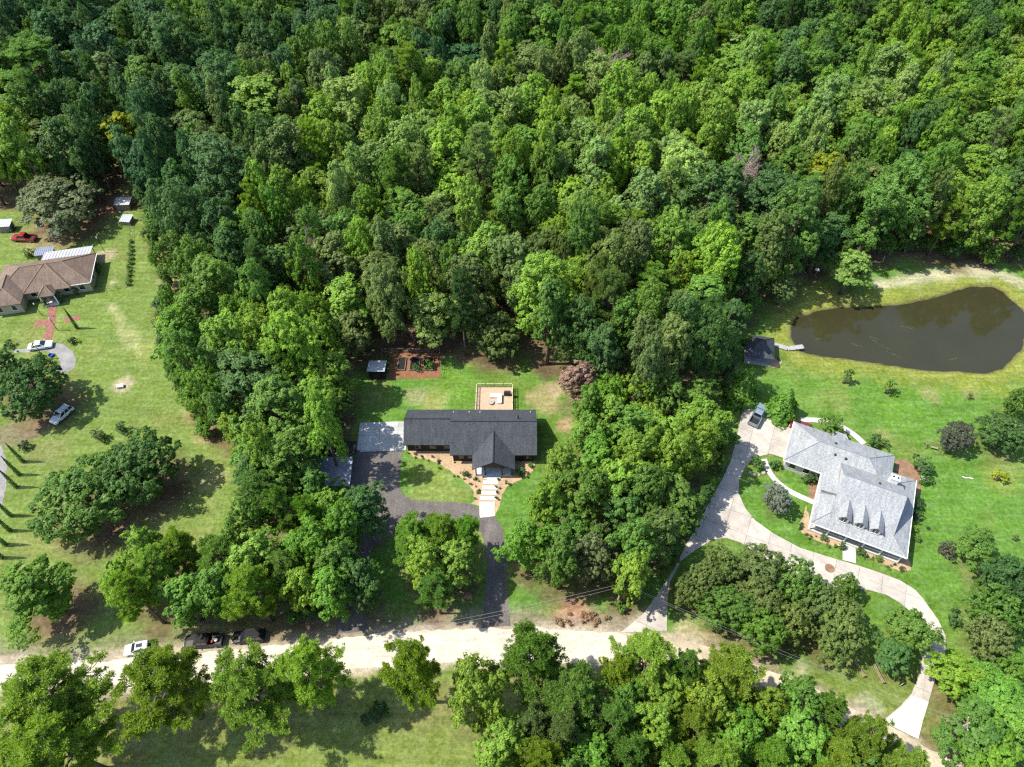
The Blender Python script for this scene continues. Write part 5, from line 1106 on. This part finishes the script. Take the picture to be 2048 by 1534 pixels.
for k, (px, py) in enumerate([(155, 657), (47, 924), (39, 950), (34, 975), (23, 1032), (21, 1062), (12.5, 1090), (5, 1116)]):
    x, y = G(px, py); add_tree('italian_cypress', 'cypress', x, y, .34, 6.0, 'dark', 'slim dark cypress beside the brick walk' if k == 0 else ['', 'topmost', 'second', 'third', 'fourth', 'fifth', 'sixth', 'lowest'][k] + ' slim dark cypress in the row at the left edge', 'tree', 'slim cypresses', litter=.0)
for (px, py, r, ti, lab) in [(118, 600, 12, 'dark', 'dark round bush right of the brown-roofed house porch'), (90, 608, 9, 'dark', 'dark bush left of the brick walk top'), (150, 585, 10, 'grey', 'grey-green bush under the brown-roofed house front window'), (65, 590, 10, 'deep', 'dark bush in the corner of the brown-roofed house wing'), (20, 690, 10, 'deep', 'dark bush at the left end of the gravel'), (147, 683, 9, 'deep', 'dark round bush above the gravel circle'), (245, 862, 15, 'dark', 'dark bush on the lawn above the lower left oaks'), (200, 874, 17, 'olive', 'olive bush left of the dark bush above the lower left oaks'), (50, 895, 12, 'deep', 'dark bush near the gravel lane at the left edge'), (98, 724, 9, 'olive', 'olive bush inside the gravel circle'), (195, 540, 14, 'deep', 'dark bush at the right wall of the brown-roofed house'), (62, 510, 12, 'mid', 'green bush beside the low dark grey roof')]:
    shrub_px(px, py, r, ti, lab)
fence('yard_fence', GP([(263, 440), (262, 500), (255, 573), (215, 582)]), 'wire fence on posts along the left lawn', 1.2, 2.6, 'old_wood', 2, 'wire')
ORD2 = ['topmost'] + [o.split()[0] for o in ORD[1:9]] + ['second lowest', 'lowest']
for k in range(11):
    px, py = 262 - k * .6, 482 + k * 8.6; shrub_px(px, py, random.uniform(5, 8), 'mid', ORD2[k] + ' vine clump on the wire fence of the left lawn', 'vines on the yard fence', h=.9, name='vine', cat='vine')

# ------------------------------------------------------------------ shrubs round the houses and on the right lawn
for (px, py, r, ti, lab) in [(1512, 930, 16, 'dark', 'round dark shrub in the driveway island left of the narrow path'), (1549, 932, 13, 'dark', 'round dark shrub at the garage corner'), (1617, 962, 15, 'dark', 'round dark shrub in the orange bed by the garage wing'),
        (1648, 1077, 9, 'dark', 'dark shrub left end of the left porch bed'), (1683, 1092, 10, 'dark', 'dark shrub right end of the left porch bed'), (1722, 1106, 11, 'dark', 'dark shrub left end of the right porch bed'), (1757, 1117, 9, 'mid', 'green shrub in the right porch bed'), (1803, 1138, 7, 'purple', 'purplish shrub at the right end of the right porch bed'),
        (1840, 938, 24, 'dark', 'large dark shrub in the orange bed right of the grey-roofed house'), (1851, 964, 14, 'dark', 'round dark shrub beside the white bird bath'), (1835, 1010, 13, 'deep', 'round dark shrub at the right wall, upper one'), (1832, 1035, 13, 'deep', 'round dark shrub at the right wall, lower one'), (1828, 1058, 9, 'bright', 'bright green shrub at the right wall below the dark ones'), (1832, 1078, 9, 'mid', 'green shrub at the right wall corner'),
        (1890, 1106, 20, 'purple', 'purplish round shrub left of the spiky tree on the right lawn'), (1995, 957, 16, 'yellow', 'yellow-green round shrub on the right lawn'), (1745, 885, 16, 'dark', 'dark shrub by the end of the path behind the grey-roofed house'), (1768, 892, 12, 'mid', 'green shrub by the back path, rightmost'),
        (1552, 826, 12, 'olive', 'olive shrub beside the grey pickup truck'), (757, 1432, 25, 'deep', 'large round dark bush on the olive lawn at the bottom'), (735, 1440, 14, 'deep', 'smaller dark bush left of the large round one at the bottom'), (1238, 1215, 15, 'mid', 'bush at the foot of the utility pole'), (930, 948, 9, 'dark', 'dark green shrub left of the porch steps'), (1042, 945, 11, 'dark', 'dark green shrub right of the porch'), (1060, 930, 7, 'mid', 'green shrub at the right end of the front bed'), (1905, 1240, 18, 'dark', 'dark shrub beside the driveway near the hedge row'), (1880, 1330, 13, 'lush', 'lush shrub beside the right branch of the driveway')]:
    shrub_px(px, py, r, ti, lab)
for (px, py, r, hh, ti, lab) in [(1695, 752, 13, 4.2, 'mid', 'small green tree on the lawn below the pond, left one'), (1780, 775, 15, 3.4, 'mid', 'small green tree on the lawn below the pond, right one'), (1940, 792, 7, 1.6, 'olive', 'tiny sapling on the dry patch below the pond'), (2030, 1075, 7, 1.6, 'olive', 'tiny sapling on the right lawn at the right edge'), (1955, 1163, 8, 1.8, 'mid', 'tiny sapling on a bare mound right of the driveway'), (1912, 1220, 8, 1.6, 'mid', 'tiny sapling on a bare spot beside the driveway bend')]:
    x, y = G(px, py, hh * .5); add_tree('young_tree', 'sapling', x, y, r * depth(x, y, 1) / FPX, hh, ti, lab, 'tree', litter=.12)
beds = [(830, 908, 14, 8), (860, 914, 20, 6), (890, 928, 20, 8), (920, 948, 18, 9), (948, 962, 10, 8), (955, 985, 5, 14), (995, 985, 5, 16), (1010, 962, 16, 7), (1045, 948, 14, 8), (1602, 1048, 5, 14), (1625, 1072, 14, 6), (1665, 1089, 12, 5), (1740, 1115, 14, 5), (1785, 1133, 14, 6), (1580, 932, 12, 4), (1610, 950, 8, 8)]
for (px, py, sx, sy) in beds:
    for k in range(5):
        where = 'dark-roofed house' if px < 1100 else 'grey-roofed house'
        shrub_px(px + random.uniform(-sx, sx), py + random.uniform(-sy, sy), random.uniform(2.4, 4.2), random.choice(['dark', 'mid', 'olive', 'deep']), f'tiny low plant dotted in the mulch bed before the {where}', f'tiny plants before the {where}', name='bed_plant', cat='plant')
STN = []
for (px, py) in [(1500, 946), (1508, 950), (1518, 950), (1527, 946), (1545, 836), (1553, 842), (1562, 840), (1572, 838), (1540, 826)]:
    x, y = G(px, py); r = random.uniform(.22, .4); st = tag(MB().lathe(0, 0, [(r, 0), (r * 1.05, r * .4), (r * .7, r * .8), (r * .1, r * .9)], 7).build('edging_stone', M['stone']), 'rough grey edging stone round a shrub bed at the concrete driveway', 'stone', 'edging stones'); st.location = (x, y, .02); STN.append(st)

number(STN)
# ------------------------------------------------------------------ poles, wires and rails along the road
def pole(px, py, h, label, rz):
    x, y = G(px, py); r = empty('utility_pole', (x, y, 0), rz, label, 'utility pole')
    MB().tube([(0, 0, 0), (0, 0, h)], [.16, .11], 8).build('pole', M['bark_pale'], r); MB().box(0, 0, h - .5, .1, 2.0, .12).build('crossarm', M['old_wood'], r)
    MB().tube([(.28, 0, h - 2.0), (.28, 0, h - 1.1)], .22, 10).build('transformer', M['galv'], r)
    for s in (-.85, 0, .85): MB().lathe(0, s, [(.04, h - .44), (.07, h - .35), (.03, h - .22)], 7).build('insulator', M['lamp_clear'], r)
    return x, y, h
p1 = pole(1234, 1208, 8.0, 'wooden utility pole where the concrete driveway meets the road', rad(15)); p2 = pole(1878, 1479, 8.6, 'wooden utility pole in the bottom right grove beside the lane', rad(-25))
def wire(a, b, sag, label):
    pts = []
    for k in range(17):
        t = k / 16; pts.append((a[0] + (b[0] - a[0]) * t, a[1] + (b[1] - a[1]) * t, a[2] + (b[2] - a[2]) * t - sag * 4 * t * (1 - t)))
    return tag(MB().tube(pts, .011, 4).build('power_line', M['galv']), label, 'power line')
wire((p1[0], p1[1], p1[2] - .3), (p2[0], p2[1], p2[2] - .3), .9, 'upper power line between the two utility poles'); wire((p1[0], p1[1] + .5, p1[2] - 1.6), (p2[0], p2[1], p2[2] - 1.5), 1.1, 'lower power line between the two utility poles')
wire((p1[0], p1[1], p1[2] - .3), (-20, 37, 7.6), 1.0, 'upper power line running left from the driveway pole'); wire((p1[0], p1[1], p1[2] - 1.5), (-20, 37, 6.4), 1.1, 'lower power line running left from the driveway pole')
wire((p2[0], p2[1], p2[2] - .3), (78, 8, 8.2), .6, 'power line running out of the bottom right corner')
for (pa, pb, lab) in [((1706, 1323), (1726, 1354), 'grey wooden fence rail section by the lane, left one'), ((1746, 1332), (1764, 1367), 'grey wooden fence rail section by the lane, right one')]:
    (x0, y0), (x1, y1) = G(*pa), G(*pb); f = empty('rail_fence', (x0, y0, 0), math.atan2(y1 - y0, x1 - x0), lab, 'fence'); L_ = math.hypot(x1 - x0, y1 - y0)
    for u in (0, L_): MB().tube([(u, 0, 0), (u, 0, .9)], .09, 6).build('post', M['old_wood'], f)
    for z in (.35, .75): MB().tube([(-.1, 0, z), (L_ + .1, 0, z + .03)], .07, 6).build('rail', M['old_wood'], f)
x, y = G(1802, 1370); sg = empty('yard_sign', (x, y, 0), .5, 'small pale sign board standing beside the lane', 'sign'); MB().box(0, 0, .55, .7, .04, .45).build('board', M['white_paint'], sg)
for u in (-.3, .3): MB().box(u, .04, .4, .04, .04, .8).build('stake', M['old_wood'], sg)
for k in range(26):
    px, py = random.uniform(1112, 1215), random.uniform(1226, 1252)
    shrub_px(px, py, random.uniform(4, 7), (.36, .25, .15), 'dry reddish-brown grass tuft on the road verge left of the driveway', 'dry tufts on the verge', h=.8, name='grass_tuft', cat='grass tuft')
